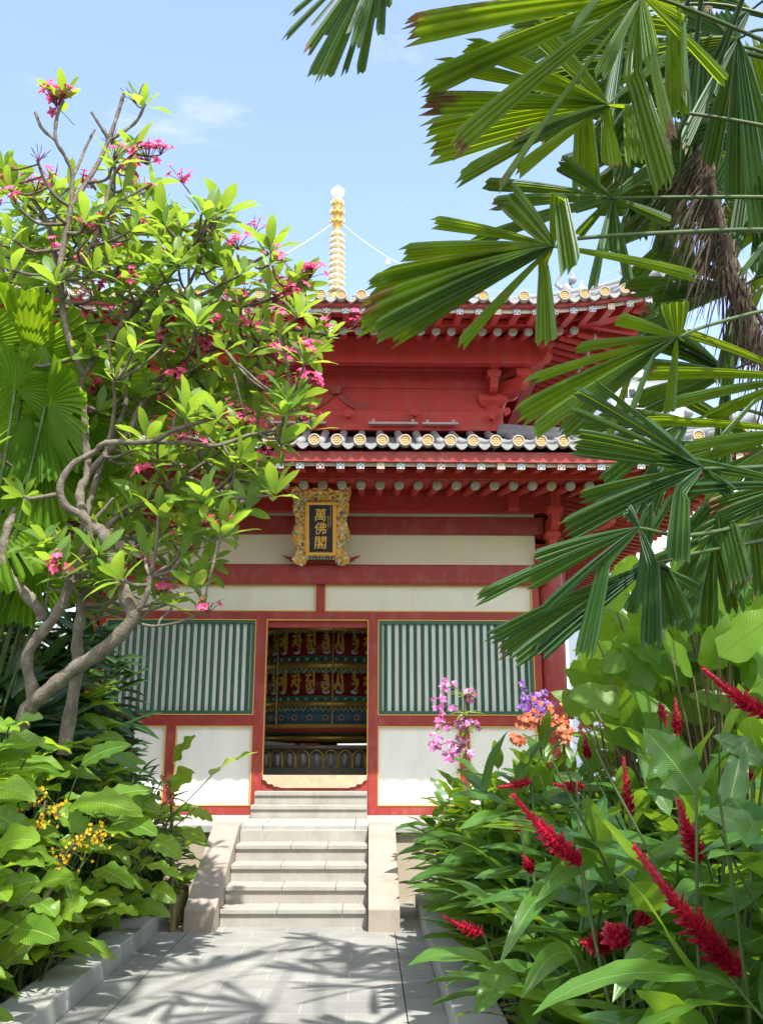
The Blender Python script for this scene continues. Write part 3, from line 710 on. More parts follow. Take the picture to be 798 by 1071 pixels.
for col, x, y0, n in ((0, .118, .262, 17), (1, .088, .14, 11)):
    for i in range(n):
        y = (y0-i*.0158)*HH; p = P0+e1*x+e2*y+e3*.0635
        for q in range(3):
            a = rr.uniform(-.006, .006); c = rr.uniform(-.006, .006); d = e1*.006 if rr.random() < .6 else e2*.006
            b.bar(p+e1*a*.5+e2*c-d, p+e1*a*.5+e2*c+d, .0028, .003, up=e3)
b.build('signature_column', m_letter, pl)
# wing-shaped bracket carrying the board on the beam
b = MB(); q = at(336, 591, FY-.03); zb = 3.786
for s in (-1, 1):
    ol = [(0, 0), (.30*s, 0), (.40*s, .05), (.50*s, .115), (.41*s, .095), (.33*s, .085), (.20*s, .11), (.08*s, .16), (0, .16)]
    if s < 0: ol = ol[::-1]
    b.prism(ol, (q.x, FY-.085, zb), (1, 0, 0), (0, 0, 1), (0, .05, 0))
b.build('board_rest', m_red, pg, bevel=.004)
# ------------------------------------------------------------------ prayer wheel inside
pw = empty('prayer_wheel', (CX, CY, .96), 'large painted prayer wheel drum with gold letters inside the dark doorway', 'prayer wheel')
DR = 1.10
def band(name, z0, z1, m, r=DR, parent=None):
    b = MB(); b.lathe([(r-.02, z0), (r, z0), (r, z1), (r-.02, z1)], (CX, CY, 0), 96); return b.build(name, m, parent or pw)
def onr(a, z, r=DR): return V((CX+r*math.sin(a), CY-r*math.cos(a), z))
dr = band('drum', 1.72, 3.42, m_dgreen, DR-.012)
m_brass = mat('old_brass', (.55, .34, .09), .38, .25, 10, metal=.6)
b = MB(); b.lathe([(DR-.02, 3.42), (DR-.02, 3.44), (.0, 3.5)], (CX, CY, 0), 64); b.build('drum_top', m_bronze, pw)
for z0, z1 in ((2.83, 3.16), (2.26, 2.58)): band('letter_band', z0, z1, m_dred)
flower = band('flower_band', 1.875, 2.03, m_blue)
for z, h in ((3.24, .05), (2.70, .05), (2.145, .04)):
    b = MB(); b.lathe([(DR, z-h), (DR+.018, z-h*.6), (DR+.018, z+h*.6), (DR, z+h)], (CX, CY, 0), 96)
    for a in range(24):
        b.blob(onr(a*PI/12, z, DR+.018), .016)
    b.build('brass_rail', m_brass, pw)
band('orange_band', 1.80, 1.865, m_gold); b = MB(); b.lathe([(DR, 1.74), (DR+.05, 1.75), (DR+.05, 1.79), (DR, 1.80)], (CX, CY, 0), 96); b.build('base_rail', m_redroof, pw)
for k in range(8):
    a = math.radians(5+45*k); b = MB(); b.tube([onr(a, 1.8, DR+.022), onr(a, 3.42, DR+.022)], .014, 6); b.build('vertical_rod', m_brass, pw)
def ribbon(mb, a0, z0, pts, w, sx=.155, sz=.25, r=DR+.004):
    P = [(a0+(x-.5)*sx/DR, z0+(y-.5)*sz) for x, y in pts]
    for (a, z), (c, d) in zip(P[:-1], P[1:]):
        p, q = onr(a, z, r), onr(c, d, r); nrm = onr((a+c)/2, 0, 1)-V((CX, CY, 0)); nrm.normalize(); mb.bar(p, q, w, .008, up=nrm)
        mb.tube([p-nrm*.004, p+nrm*.004], w*.5, 8); mb.tube([q-nrm*.004, q+nrm*.004], w*.5, 8)
GL = [
 [[(.45, .98), (.55, 1.05)], [(.3, .82), (.5, .9), (.62, .8), (.5, .68), (.35, .66)], [(.5, .66), (.66, .55), (.55, .4), (.3, .42)], [(.62, .6), (.85, .65), (.82, .35), (.6, .1), (.4, .02)]],
 [[(.05, .75), (.3, .8), (.34, .5), (.12, .35), (.05, .5), (.3, .42)], [(.36, .6), (.55, .62)], [(.56, .98), (.6, .05)], [(.6, .9), (.82, 1.0), (.84, .1), (.72, 0)]],
 [[(.05, .86), (.6, .9)], [(.4, .88), (.3, .55), (.05, .3)], [(.3, .55), (.62, .28)], [(.1, .58), (.55, .62)], [(.76, 1.0), (.8, .5), (.74, .02)], [(.8, .56), (1.0, .62)]],
 [[(.08, .9), (.55, .92)], [(.32, .9), (.12, .55), (.42, .6), (.52, .45), (.2, .36)], [(.55, .55), (.78, .58)], [(.8, 1.02), (.82, .3)], [(.15, .35), (.2, .1), (.85, .08)], [(.5, .35), (.52, .1)]],
 [[(.45, .98), (.56, 1.06)], [(.25, .86), (.55, .9), (.7, .8)], [(.5, .86), (.35, .66), (.62, .7), (.72, .58), (.4, .46)], [(.2, .5), (.15, .25), (.45, .08), (.7, .2), (.72, .42), (.5, .34)]],
 [[(.1, .2), (.12, .3)], [(.38, .95), (.36, .5), (.1, .12)], [(.36, .5), (.6, .25), (.66, .12)], [(.7, 1.0), (.78, .55), (.84, .0)], [(.84, .0), (.72, .05)]],
]
m_yel = mat('yellow_letter', (.66, .44, .05), .5, .12, 20)
for z0, z1 in ((2.83, 3.16), (2.26, 2.58)):
    gi = 0
    for k in range(8):
        for j in range(4):
            a = math.radians(5+45*k+5+11.7*j)
            idx = (1+4*((k+1) if k < 4 else k-7)+j) % 6
            if k not in (0, 1, 5, 6, 7): continue
            b = MB()
            for s in GL[idx]: ribbon(b, a, lerp(z0, z1, .60), s, .030)
            b.build('letter', m_yel, dr)
            b = MB()
            for q in range(5): b.blob(onr(a+(q-2)*.016, z0+.045+.006*abs(q-2), DR+.002), .02, .012, .026, 6, 4)
            b.mi = 1; b.blob(onr(a, z0+.062, DR+.004), .05, .01, .014, 8, 4); b.build('lotus', [m_pat, m_dgreen], dr)
b = MB(); N_ = 96
for z, up_, m_i in ((3.19, 1, 0), (2.615, 1, 0), (2.065, 1, 0)):
    for i in range(N_):
        a = 2*PI*i/N_; b.mi = i % 2; P = [onr(a+2*PI/N_*(t/6), z+.028*math.cos(t/6*2*PI), DR+.004) for t in range(7)]; b.tube(P, .007, 5)
for z in (2.775, 2.79, 2.215):
    for i in range(N_):
        b.mi = i % 2+1; b.blob(onr(2*PI*i/N_, z, DR-.008), .017, .012, .017, 6, 4)
b.build('painted_scallops', [m_gold, m_pat, m_dred], dr)
b = MB()
for i in range(30):
    a = 2*PI*i/30
    for j in range(8):
        A = j*PI/4; b.mi = 0; b.blob(onr(a+.03*math.cos(A), 1.952+.034*math.sin(A), DR), .013, .008, .013, 6, 4)
    b.mi = 1; b.blob(onr(a, 1.952, DR), .016, .01, .016, 6, 4); b.mi = 2; b.blob(onr(a+PI/30, 1.952, DR), .02, .006, .05, 6, 4)
b.build('painted_flowers', [m_gold, m_dred, m_dgreen], flower)
b = MB(); b.lathe([(.9, 1.72), (1.02, 1.70), (1.02, 1.64), (.6, 1.60), (.14, 1.595), (.14, 1.2)], (CX, CY, 0), 64); b.build('drum_foot', m_brass, pw)
b = MB(); b.lathe([(0, 1.50), (1.36, 1.50), (1.42, 1.52), (1.42, 1.56), (1.36, 1.57), (0, 1.57)], (CX, CY, 0), 64); b.lathe([(1.30, 1.5), (1.36, 1.46), (1.38, 1.38), (1.34, 1.28), (1.34, 1.26), (1.46, 1.25), (1.46, .96)], (CX, CY, 0), 64); pd = b.build('pedestal', m_bronze, pw)
b = MB()
for i in range(44):
    a = 2*PI*(i+.5)/44; ol = []
    for t in range(13):
        A = PI*t/12; ol.append((a-.066*math.cos(A), 1.40+.10*math.sin(A)))
    P = [onr(a-.066, 1.27, 1.40)]+[onr(x, z, 1.40) for x, z in ol]+[onr(a+.066, 1.27, 1.40)]
    b.mi = 1; b.tube(P, .012, 5); b.mi = 0; b.blob(onr(a, 1.37, 1.36), .055, .05, .10, 8, 5)
b.build('lotus_petals', [mat('dull_pewter', (.34, .35, .34), .5, .2, 12, metal=.2), m_brass], pd)
# ------------------------------------------------------------------ leaves
def perp(d, n):
    n = n-d*n.dot(d)
    return n.normalized() if n.length > 1e-5 else d.orthogonal().normalized()
def blade(mb, path, n, Wd, prof, nc=4, fold=.18, wave=0., ph=0., wn=3, smooth=True, tw=0):
    """leaf blade along a list of points; n = upper normal at the base; prof(t) = half-width 0..1"""
    m = len(path)-1; vs = []; uvs = []; nn = V(n)
    for i, p in enumerate(path):
        t = i/m; d = (path[min(i+1, m)]-path[max(i-1, 0)]).normalized(); nn = perp(d, nn); s = d.cross(nn)
        if tw: q = Quaternion(d, tw*t); s = q @ s; n2 = q @ nn
        else: n2 = nn
        w = Wd*.5*prof(t)
        for j in range(nc+1):
            u = j/nc*2-1
            z = fold*abs(u)*w + wave*w*math.sin(ph+t*wn*2*PI+u*.8)*u*u - fold*.45*w*u*u
            vs.append(p+s*(u*w)+n2*z); uvs.append((t, j/nc))
    c = nc+1
    mb.add(vs, [(i*c+j, i*c+j+1, (i+1)*c+j+1, (i+1)*c+j) for i in range(m) for j in range(nc)], uvs, smooth)
P_LANCE = lambda t: max(.03, math.sin(PI*t**.72)**.78) if t < .999 else .0
P_OVATE = lambda t: max(.04, math.sin(PI*t**.62)**.62) if t < .999 else .0
P_OBOV = lambda t: max(.05, math.sin(PI*t**1.12)**.72) if t < .999 else .0
P_STRAP = lambda t: max(.1, (1-t**4)*(.5+.5*min(1, t*4)))
def curl_path(p, d, n, L, droop, m):
    pts = [V(p)]; d = V(d).normalized(); n = perp(d, V(n)); s = d.cross(n)
    for i in range(m):
        q = Quaternion(s, -droop/m*(.5+1.0*i/m)); d = q @ d; pts.append(pts[-1]+d*(L/m))
    return pts
def leaf(mb, p, d, n, L, Wd, droop, prof, m=8, nc=4, fold=.18, wave=.1, rng=random, tw=0):
    mb.rnd = min(1, max(0, rng.gauss(.45, .25)))
    blade(mb, curl_path(p, d, n, L, droop, m), n, Wd, prof, nc, fold, wave, rng.uniform(0, 6), rng.uniform(1.5, 3.5), tw=tw)
def arc_leaf(mb, p0, p1, n, Wd, bow, prof, m=10, nc=6, fold=.18, wave=.12, rng=random, tw=0):
    """leaf from base p0 to tip p1 whose midrib bows upward by bow (share of its length)"""
    p0 = V(p0); p1 = V(p1); L = (p1-p0).length; path = []
    for i in range(m+1):
        t = i/m; path.append(p0.lerp(p1, t)+V((0, 0, 1))*bow*L*4*t*(1-t)*(1-.35*t))
    mb.rnd = min(1, max(0, rng.gauss(.45, .22)))
    blade(mb, path, n, Wd, prof, nc, fold, wave, rng.uniform(0, 6), rng.uniform(2, 4), tw=tw)
def ray_n(p, up=.4, rng=random, j=.25):
    """a normal that faces the viewer's side of the path and the sky"""
    v = (CAM-V(p)).normalized(); return (v*(1-up)+V((0, 0, 1))*up+V((rng.uniform(-j, j), rng.uniform(-j, j), rng.uniform(-j, j)))).normalized()

L_GINGER = leafmat('ginger_leaf', (.030, .098, .020), (.085, .195, .032), (.34, .55, .03), .34, .24, .5, 34, 12, (.17, .28, .08), .022, vein_amt=.22, bump=.16)
L_HELI = leafmat('broad_leaf', (.055, .150, .018), (.200, .345, .035), (.58, .80, .04), .38, .28, .5, 24, 8, (.30, .42, .13), .022, vein_amt=.32, bump=.3)
L_CANNA = leafmat('canna_leaf', (.070, .170, .022), (.150, .270, .030), (.50, .75, .04), .52, .40, .4, 26, 9, (.07, .13, .03), .02, vein_amt=.16, bump=.12, brown=.16)
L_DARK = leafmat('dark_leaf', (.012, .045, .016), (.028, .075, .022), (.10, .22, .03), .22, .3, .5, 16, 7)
L_PLUM = leafmat('plumeria_leaf', (.075, .170, .028), (.165, .270, .038), (.46, .66, .05), .42, .38, .42, 20, 6, (.26, .34, .12), .025, vein_amt=.14, bump=.1)
L_PALM = leafmat('palm_leaf', (.010, .050, .016), (.026, .085, .020), (.36, .52, .02), .28, .46, .30, 9, 0, ribw=0, vein_amt=.3, bump=.3, brown=.06, pleat=True)  # darker of the two palm leaf copies, shade put into its colour
L_PALMLIT = leafmat('lit_palm_leaf', (.014, .058, .013), (.036, .098, .015), (.60, .76, .012), .38, .34, .36, 9, 0, ribw=0, vein_amt=.3, bump=.3, brown=.06, pleat=True)  # lit copy of the palm leaf, sun shining through put into its colour
L_FAN = leafmat('round_palm_leaf', (.055, .150, .016), (.120, .230, .022), (.46, .68, .025), .46, .48, .2, 24, 0, ribw=0, vein_amt=.25, bump=.3, pleat=True)
L_FERN = leafmat('fern_leaf', (.045, .13, .02), (.09, .19, .03), (.25, .42, .04), .35, .45, .3, 3, 0)
m_dead = mat('dead_frond', (.050, .034, .022), .9, .5, 12, .3, 50, dirt=(.15, .11, .07), dscale=7, damt=.7)
m_petal = leafmat('pink_petal', (.72, .045, .17), (.85, .18, .36), (.85, .12, .3), .35, .5, .2, 3, 0, ribw=0, vein_amt=.1, bump=.05)
m_bract = leafmat('red_bract', (.22, .004, .014), (.50, .016, .050), (.6, .02, .06), .18, .26, .5, 3, 0, ribw=0, vein_amt=.2, bump=.1)
m_orch = leafmat('orchid_petal', (.62, .08, .42), (.80, .70, .78), (.6, .2, .5), .3, .5, .2, 3, 0, ribw=0, vein_amt=.1, bump=.05)
m_purple = leafmat('purple_petal', (.22, .06, .42), (.60, .42, .72), (.4, .2, .6), .3, .5, .2, 3, 0, ribw=0, vein_amt=.1, bump=.05)
m_orange = leafmat('orange_petal', (.70, .12, .07), (.80, .42, .20), (.6, .2, .1), .3, .5, .2, 3, 0, ribw=0, vein_amt=.1, bump=.05)
m_yelp = leafmat('yellow_petal', (.70, .42, .01), (.75, .50, .05), (.7, .5, .05), .3, .5, .2, 3, 0, ribw=0, vein_amt=.1, bump=.05)
m_salmon = leafmat('salmon_petal', (.70, .16, .10), (.75, .30, .20), (.6, .2, .1), .3, .5, .2, 3, 0, ribw=0, vein_amt=.1, bump=.05)

# ------------------------------------------------------------------ plumeria tree
rp_ = random.Random(11)
TY = 6.25
def q(px, py, dy=0): return at(px, py, TY+dy)
plum = empty('plumeria_tree', q(30, 745) * 1, 'grey branched frangipani tree with pink flower clusters leaning over the left bed', 'tree')
plum.location.z = .08
br = [  # (points px, py, depth offset), radius start, radius end
 ([(12, 800, .1), (26, 748, .1), (47, 725, .05), (76, 701, 0), (110, 678, -.1), (139, 646, -.15), (131, 623, -.15), (118, 586, -.1), (109, 560, -.1), (99, 551, -.1)], .085, .058),
 ([(24, 760, .15), (34, 727, .1), (29, 684, .05), (60, 641, 0), (78, 599, -.05), (97, 555, -.1), (86, 540, -.1), (68, 528, -.15), (63, 508, -.2), (76, 486, -.2), (99, 473, -.2), (112, 463, -.25), (157, 462, -.35), (182, 450, -.45), (226, 436, -.5)], .070, .020),
 ([(97, 555, -.1), (86, 535, 0), (84, 512, .05), (92, 495, .1), (90, 460, .1), (87, 416, .1), (88, 392, .1), (123, 345, .2), (157, 301, .25), (182, 281, .3), (205, 262, .3)], .058, .022),
 ([(88, 394, .1), (74, 360, 0), (65, 319, -.05), (63, 280, -.1), (66, 260, -.1), (74, 215, -.1)], .040, .030),
 ([(74, 216, -.1), (76, 183, -.1), (68, 163, -.15), (58, 145, -.2), (60, 120, -.2), (66, 105, -.2)], .026, .018),
 ([(58, 146, -.2), (44, 134, -.2), (37, 117, -.2)], .020, .017),
 ([(74, 216, -.1), (100, 175, 0), (114, 145, .05), (124, 116, .1), (130, 96, .1)], .030, .020),
 ([(114, 146, .05), (128, 138, .1), (143, 126, .15), (152, 108, .15)], .022, .016),
 ([(114, 146, .05), (104, 130, 0), (96, 117, 0)], .020, .016),
 ([(73, 216, -.1), (58, 205, -.2), (47, 188, -.25), (39, 167, -.3)], .022, .016),
 ([(76, 186, -.1), (84, 168, 0), (90, 153, .05), (99, 135, .1)], .020, .014),
 ([(66, 292, -.1), (88, 268, 0), (105, 235, .1), (118, 185, .2), (140, 160, .2)], .030, .018),
 ([(123, 300, .4), (120, 265, .4), (118, 240, .35), (119, 200, .3), (121, 158, .3)], .026, .016),
 ([(92, 350, .2), (70, 310, .3), (59, 273, .3), (50, 233, .2), (27, 200, .1), (0, 178, 0)], .034, .022),
 ([(50, 233, .2), (38, 222, .3), (28, 213, .3)], .018, .014),
 ([(110, 478, 0), (118, 440, 0), (120, 418, -.05), (119, 400, -.1)], .024, .016),
 ([(92, 497, .1), (112, 473, .1), (135, 452, .2), (150, 420, .3), (200, 371, .4), (232, 358, .4), (265, 358, .4)], .040, .018),
 ([(84, 560, .1), (112, 468, .3), (130, 430, .4), (136, 390, .4), (160, 340, .4), (190, 312, .3), (226, 232, .2)], .040, .018),
 ([(130, 336, .3), (165, 300, .2), (195, 268, .1), (214, 240, .1), (230, 226, .1)], .030, .018),
 ([(120, 352, .3), (170, 325, .2), (215, 306, .1), (250, 283, .1), (281, 265, .1)], .030, .016),
 ([(150, 345, .4), (200, 320, .4), (266, 318, .4), (306, 300, .4), (326, 284, .4)], .026, .013),
 ([(160, 400, .5), (210, 370, .5), (265, 355, .5), (300, 345, .5), (340, 350, .5)], .028, .014),
 ([(157, 462, -.35), (195, 463, -.3), (227, 466, -.2), (260, 455, -.1), (285, 450, 0), (300, 437, 0), (309, 422, 0)], .026, .014),
 ([(182, 455, .2), (230, 462, .3), (280, 455, .3), (327, 449, .3)], .022, .012),
 ([(139, 646, -.15), (124, 615, -.1), (121, 590, 0), (112, 560, .05), (118, 545, .1), (150, 527, .2), (190, 500, .2), (235, 470, .1)], .055, .018),
 ([(150, 527, .2), (175, 505, .1), (200, 500, 0), (240, 520, -.1), (285, 518, -.15)], .022, .012),
 ([(139, 646, -.15), (152, 625, -.2), (157, 603, -.2)], .034, .028),
 ([(140, 650, -.1), (160, 655, -.15), (190, 650, -.2), (211, 640, -.2)], .016, .010),
 ([(44, 650, .4), (44, 641, .4), (21, 615, .4), (8, 600, .4), (3, 578, .4), (10, 547, .4), (21, 524, .5), (40, 480, .6), (35, 430, .6), (12, 380, .6), (-10, 330, .6)], .075, .030),
 ([(66, 790, .5), (80, 705, .5), (81, 667, .5), (86, 623, .5), (68, 581, .5), (50, 542, .5), (40, 480, .6), (48, 420, .7), (30, 350, .7), (8, 300, .7), (-6, 250, .7)], .075, .028),
 ([(86, 623, .5), (105, 599, .5), (125, 580, .5), (160, 560, .5), (200, 545, .5), (240, 500, .5)], .035, .016),
 ([(48, 640, .4), (52, 600, .35), (58, 575, .3), (55, 550, .3)], .016, .012),
 ([(30, 350, .7), (45, 310, .8), (60, 280, .8), (85, 250, .8), (110, 215, .8)], .026, .016),
 ([(8, 300, .7), (20, 275, .7), (26, 250, .7), (45, 230, .7)], .022, .014),
]
trunkm = MB(); branch_pts = []
for pts, r0, r1 in br:
    P = spline([q(*p) for p in pts], 5); n = len(P)-1
    R = [lerp(r0*.66, r1*.70, (i/n)**.7)*(1+.10*math.sin(i*1.9+r0*400)+.05*math.sin(i*4.3)) for i in range(n+1)]
    b = MB(); b.tube(P, R, 9); b.build('branch' if r0 < .05 else 'trunk', m_bark, plum)
    for i, p in enumerate(P):
        if R[i] < .038: branch_pts.append((p, R[i]))
crown = MB()
def plum_flower(mb, c, d, s):
    d = d.normalized(); a0 = rp_.uniform(0, 6); x = d.orthogonal().normalized(); y = d.cross(x)
    for k in range(5):
        a = a0+k*2*PI/5; e = (x*math.cos(a)+y*math.sin(a)); mb.rnd = rp_.random()
        blade(mb, [c, c+e*s*.5+d*s*.22, c+e*s+d*s*.12], d, s*.72, lambda t: (.3, 1, .35)[int(t*2+.01)], 2, .15)
def flower_cluster(p, d, n, s=1.0, bare=False):
    f = MB(); stalk = MB()
    for i in range(n):
        e = (d+V((rp_.gauss(0, .55), rp_.gauss(0, .55), rp_.gauss(0, .4)))).normalized(); L = rp_.uniform(.07, .17)*s
        c = p+e*L; f.mi = 1; f.tube([p, p.lerp(c, .5)+V((0, 0, .008)), c], [.004, .003, .003], 4); f.mi = 0
        if not bare and rp_.random() < .85: plum_flower(f, c, (e+V((0, -.35, .3))), rp_.uniform(.030, .046)*s)
        else: f.mi = 2; f.tube([c, c+e*.03], [.004, .002], 4); f.mi = 0
    f.build('flower_cluster', [m_petal, m_plumstalk, m_bud], plum)
m_plumstalk = mat('flower_stalk', (.16, .035, .06), .6, .2, 10); m_bud = mat('dark_bud', (.07, .03, .08), .6, .2, 10)
def rosette(p, ax, n, L0, spread=1.0):
    ax = ax.normalized(); x = ax.orthogonal().normalized(); y = ax.cross(x); a0 = rp_.uniform(0, 6)
    for k in range(n):
        a = a0+k*2.39996; th = (.35+1.05*((k+.5)/n)*rp_.uniform(.85, 1.15))*spread
        d = ax*math.cos(th)+(x*math.cos(a)+y*math.sin(a))*math.sin(th)
        nn = ax*math.sin(th)-(x*math.cos(a)+y*math.sin(a))*math.cos(th)
        L = L0*rp_.uniform(.55, 1.05)*.88
        leaf(crown, p-ax*.02*k/n+d*.01, d, nn, L, L*rp_.uniform(.27, .34), rp_.uniform(.2, .75), P_OBOV, 7, 4, .22, .08, rp_)
UPV = V((0, 0, 1))
ros = [(66, 103, -.2, 8, .30), (150, 110, .15, 8, .30), (140, 158, .2, 10, .32), (105, 232, .1, 11, .32), (60, 225, .2, 9, .3), (121, 160, .3, 5, .25), (190, 238, .1, 11, .34), (232, 224, .1, 13, .36), (283, 262, .1, 12, .36), (165, 245, .3, 10, .34),
 (240, 300, .1, 10, .34), (205, 262, .3, 9, .32), (330, 345, .5, 9, .28), (345, 352, .5, 8, .28), (309, 421, 0, 7, .26), (327, 449, .3, 6, .24), (287, 517, -.15, 9, .30), (194, 436, -.5, 12, .36), (228, 434, -.5, 8, .30), (119, 398, -.1, 7, .32), (211, 640, -.2, 6, .22), (235, 468, .1, 9, .30),
 (240, 498, .5, 9, .30), (265, 357, .4, 9, .30), (156, 330, .3, 9, .32), (40, 260, .7, 9, .3), (26, 245, .7, 9, .3), (0, 178, 0, 6, .26), (28, 212, .3, 9, .3), (-6, 250, .7, 10, .3), (110, 213, .8, 10, .3), (12, 380, .6, 8, .3), (160, 300, .3, 9, .32), (178, 282, .3, 9, .3), (306, 300, .4, 8, .26),
 (200, 600, .2, 6, .25), (190, 520, .2, 7, .3), (165, 480, -.2, 7, .3), (252, 390, .4, 9, .30), (215, 340, .4, 10, .32), (175, 385, .3, 9, .32), (280, 400, .3, 8, .28), (145, 415, .3, 8, .30)]
for px, py, dy, n, L in ros:
    p = q(px, py, dy); ax = (UPV*1.0+V((rp_.uniform(-.35, .55), rp_.uniform(-.6, .1), 0)))
    rosette(p, ax, n, L*.98)
    # join to the nearest branch when the tip stands free
    bp, r_ = min(branch_pts, key=lambda t: (t[0]-p).length)
    if (bp-p).length > .04:
        b = MB(); mid = bp.lerp(p, .5)+V((0, 0, -.03)); b.tube(spline([bp, mid, p], 4), [r_*.6]*5+[.011]*4, 7); b.build('twig', m_bark, plum)
# the rest of the crown: twigs from the branches with a rosette each
poly = [(-10, 165), (60, 195), (120, 160), (180, 195), (240, 240), (300, 270), (340, 335), (320, 430), (280, 500), (240, 560), (200, 650), (100, 640), (30, 600), (-10, 480)]
def inpoly(x, y):
    ins = False
    for j in range(len(poly)):
        (xa, ya), (xb, yb) = poly[j], poly[(j+1) % len(poly)]
        if (ya > y) != (yb > y) and x < (xb-xa)*(y-ya)/(yb-ya)+xa: ins = not ins
    return ins
tries = 0; made = 0; fc = 0
while made < 410 and tries < 22000:
    tries += 1; px, py = rp_.uniform(-10, 350), rp_.uniform(150, 640)
    if not inpoly(px, py): continue
    if px < 105 and 300 < py < 545 and rp_.random() < .72: continue
    p = q(px, py, rp_.uniform(-.3, 1.5)); bp, r_ = min(branch_pts, key=lambda t: (t[0]-p).length+.6*max(0, t[0].z-p.z))
    if (bp-p).length > .8: continue
    made += 1; mid = bp.lerp(p, .55)+V((rp_.uniform(-.04, .04), rp_.uniform(-.04, .04), -.12*(p-bp).length)); P = spline([bp, mid, p], 5)
    b = MB(); b.tube(P, [lerp(min(r_*.7, .018), .010, i/(len(P)-1)) for i in range(len(P))], 7); b.build('twig', m_bark, plum)
    ax = (p-mid).normalized()*.7+UPV*.7
    if rp_.random() < .8: rosette(p, ax, rp_.randint(5, 10), rp_.uniform(.24, .34))
    if rp_.random() < .22: flower_cluster(p+ax*.03, (ax+V((0, -.4, 0))).normalized(), rp_.randint(7, 14), .9)
crown.build('crown', L_PLUM, plum)
for px, py, dy, n, s, bare in [(58, 96, -.2, 26, 1.15, 0), (140, 96, .15, 9, .9, 1), (40, 160, -.3, 9, .6, 1), (152, 158, .2, 18, 1.1, 0), (168, 150, .2, 10, .9, 0), (118, 140, .1, 8, .8, 1), (135, 170, .2, 14, 1, 0), (40, 190, .2, 14, 1, 0), (20, 185, .1, 8, .9, 0), (326, 278, .4, 16, 1.0, 0), (300, 300, .4, 14, 1.1, 0), (292, 312, .4, 10, 1, 0), (284, 366, .3, 18, 1.1, 0),
  (302, 372, .3, 12, 1, 0), (320, 396, .3, 14, 1.1, 0), (315, 428, .3, 12, 1, 0), (275, 398, .3, 14, 1, 0), (250, 424, .3, 10, 1, 0), (258, 360, .3, 10, .9, 0), (205, 328, .3, 12, .9, 0), (215, 355, .3, 10, .9, 0), (217, 632, -.2, 8, .7, 0), (370, 332, .5, 10, .9, 0), (342, 338, .5, 8, .8, 0), (106, 232, .1, 9, .9, 0), (85, 232, .2, 9, .9, 0), (190, 180, .2, 8, .9, 0), (55, 255, .3, 9, .9, 0), (266, 235, .2, 7, .8, 0), (125, 262, .3, 9, .9, 0)]:
    p = q(px, py, dy-.05); d = V((rp_.uniform(-.2, .3), -.5, 1)).normalized()
    bp, r_ = min(branch_pts, key=lambda t: (t[0]-(p-d*.1)).length); base = p-d*.09*s
    if (bp-base).length > .03: b = MB(); b.tube(spline([bp, bp.lerp(base, .5)+V((0, 0, -.02)), base], 3), [min(r_*.6, .012)]*4+[.006]*3, 6); b.build('twig', m_bark, plum)
    flower_cluster(base, d, n, s, bare)

# ------------------------------------------------------------------ fan palms
def pseg(mb, pts, N, wtip, npl=3, rng=random, smoothpath=True, tooth=.05, w0=.12, pleat=.7):
    """one blunt pleated blade of a fan frond along pts (3D), N = facing normal, wtip = width at the end"""
    P = []
    if len(pts) == 2:
        a, c = pts; L = (c-a).length; sag = -.05*L
        for i in range(10): t = i/9; P.append(a.lerp(c, t)+UPV*(-sag*4*t*(1-t)*.35))
    else:
        a, bnd, c = pts; rl = (bnd-a).length; k = max(3, int(9*rl/(rl+(c-bnd).length)))
        for i in range(k): P.append(a.lerp(bnd, i/(k-.0)))
        P += [bnd.lerp(c, i/(12-k-1)) for i in range(12-k)]
    m = len(P)-1; nc = 2*npl; vs = []; uvs = []; nn = V(N); tot = 0; LL = [0]
    for i in range(m): LL.append(LL[-1]+(P[i+1]-P[i]).length)
    mb.rnd = min(1, max(0, rng.gauss(.4, .25)))
    for i, p in enumerate(P):
        t = LL[i]/LL[-1]; d = (P[min(i+1, m)]-P[max(i-1, 0)]).normalized(); n2 = perp(d, nn); s = d.cross(n2)
        w = wtip*(w0+(1-w0)*min(1, t*1.15)**.62)
        for j in range(nc+1):
            u = j/nc*2-1; zig = (1 if j % 2 else -1)*w/nc*pleat
            ext = d*(LL[-1]*tooth*(.6 if j % 2 else -.6)+LL[-1]*.02*math.sin(j*2.1+mb.rnd*9)) if i == m else V((0, 0, 0))
            vs.append(p+s*(u*w*.5)+n2*(zig-.12*w*(1-u*u))+ext); uvs.append((t, j/nc))
    c = nc+1
    mb.add(vs, [(i*c+j, i*c+j+1, (i+1)*c+j+1, (i+1)*c+j) for i in range(m) for j in range(nc)], uvs, False)
rpm = random.Random(5)
palm = empty('fan_palm', (1.95, 3.5, .1), 'dark green fan palm with folded ribbed fronds hanging in from the right', 'palm')
palm2 = empty('fan_palm', (2.0, 4.3, .1), 'slender brown palm stem hung with dry brown strands behind the green fronds', 'palm')
def sc(w, p): return w*(V(p)-CAM).dot(CF)/FPX
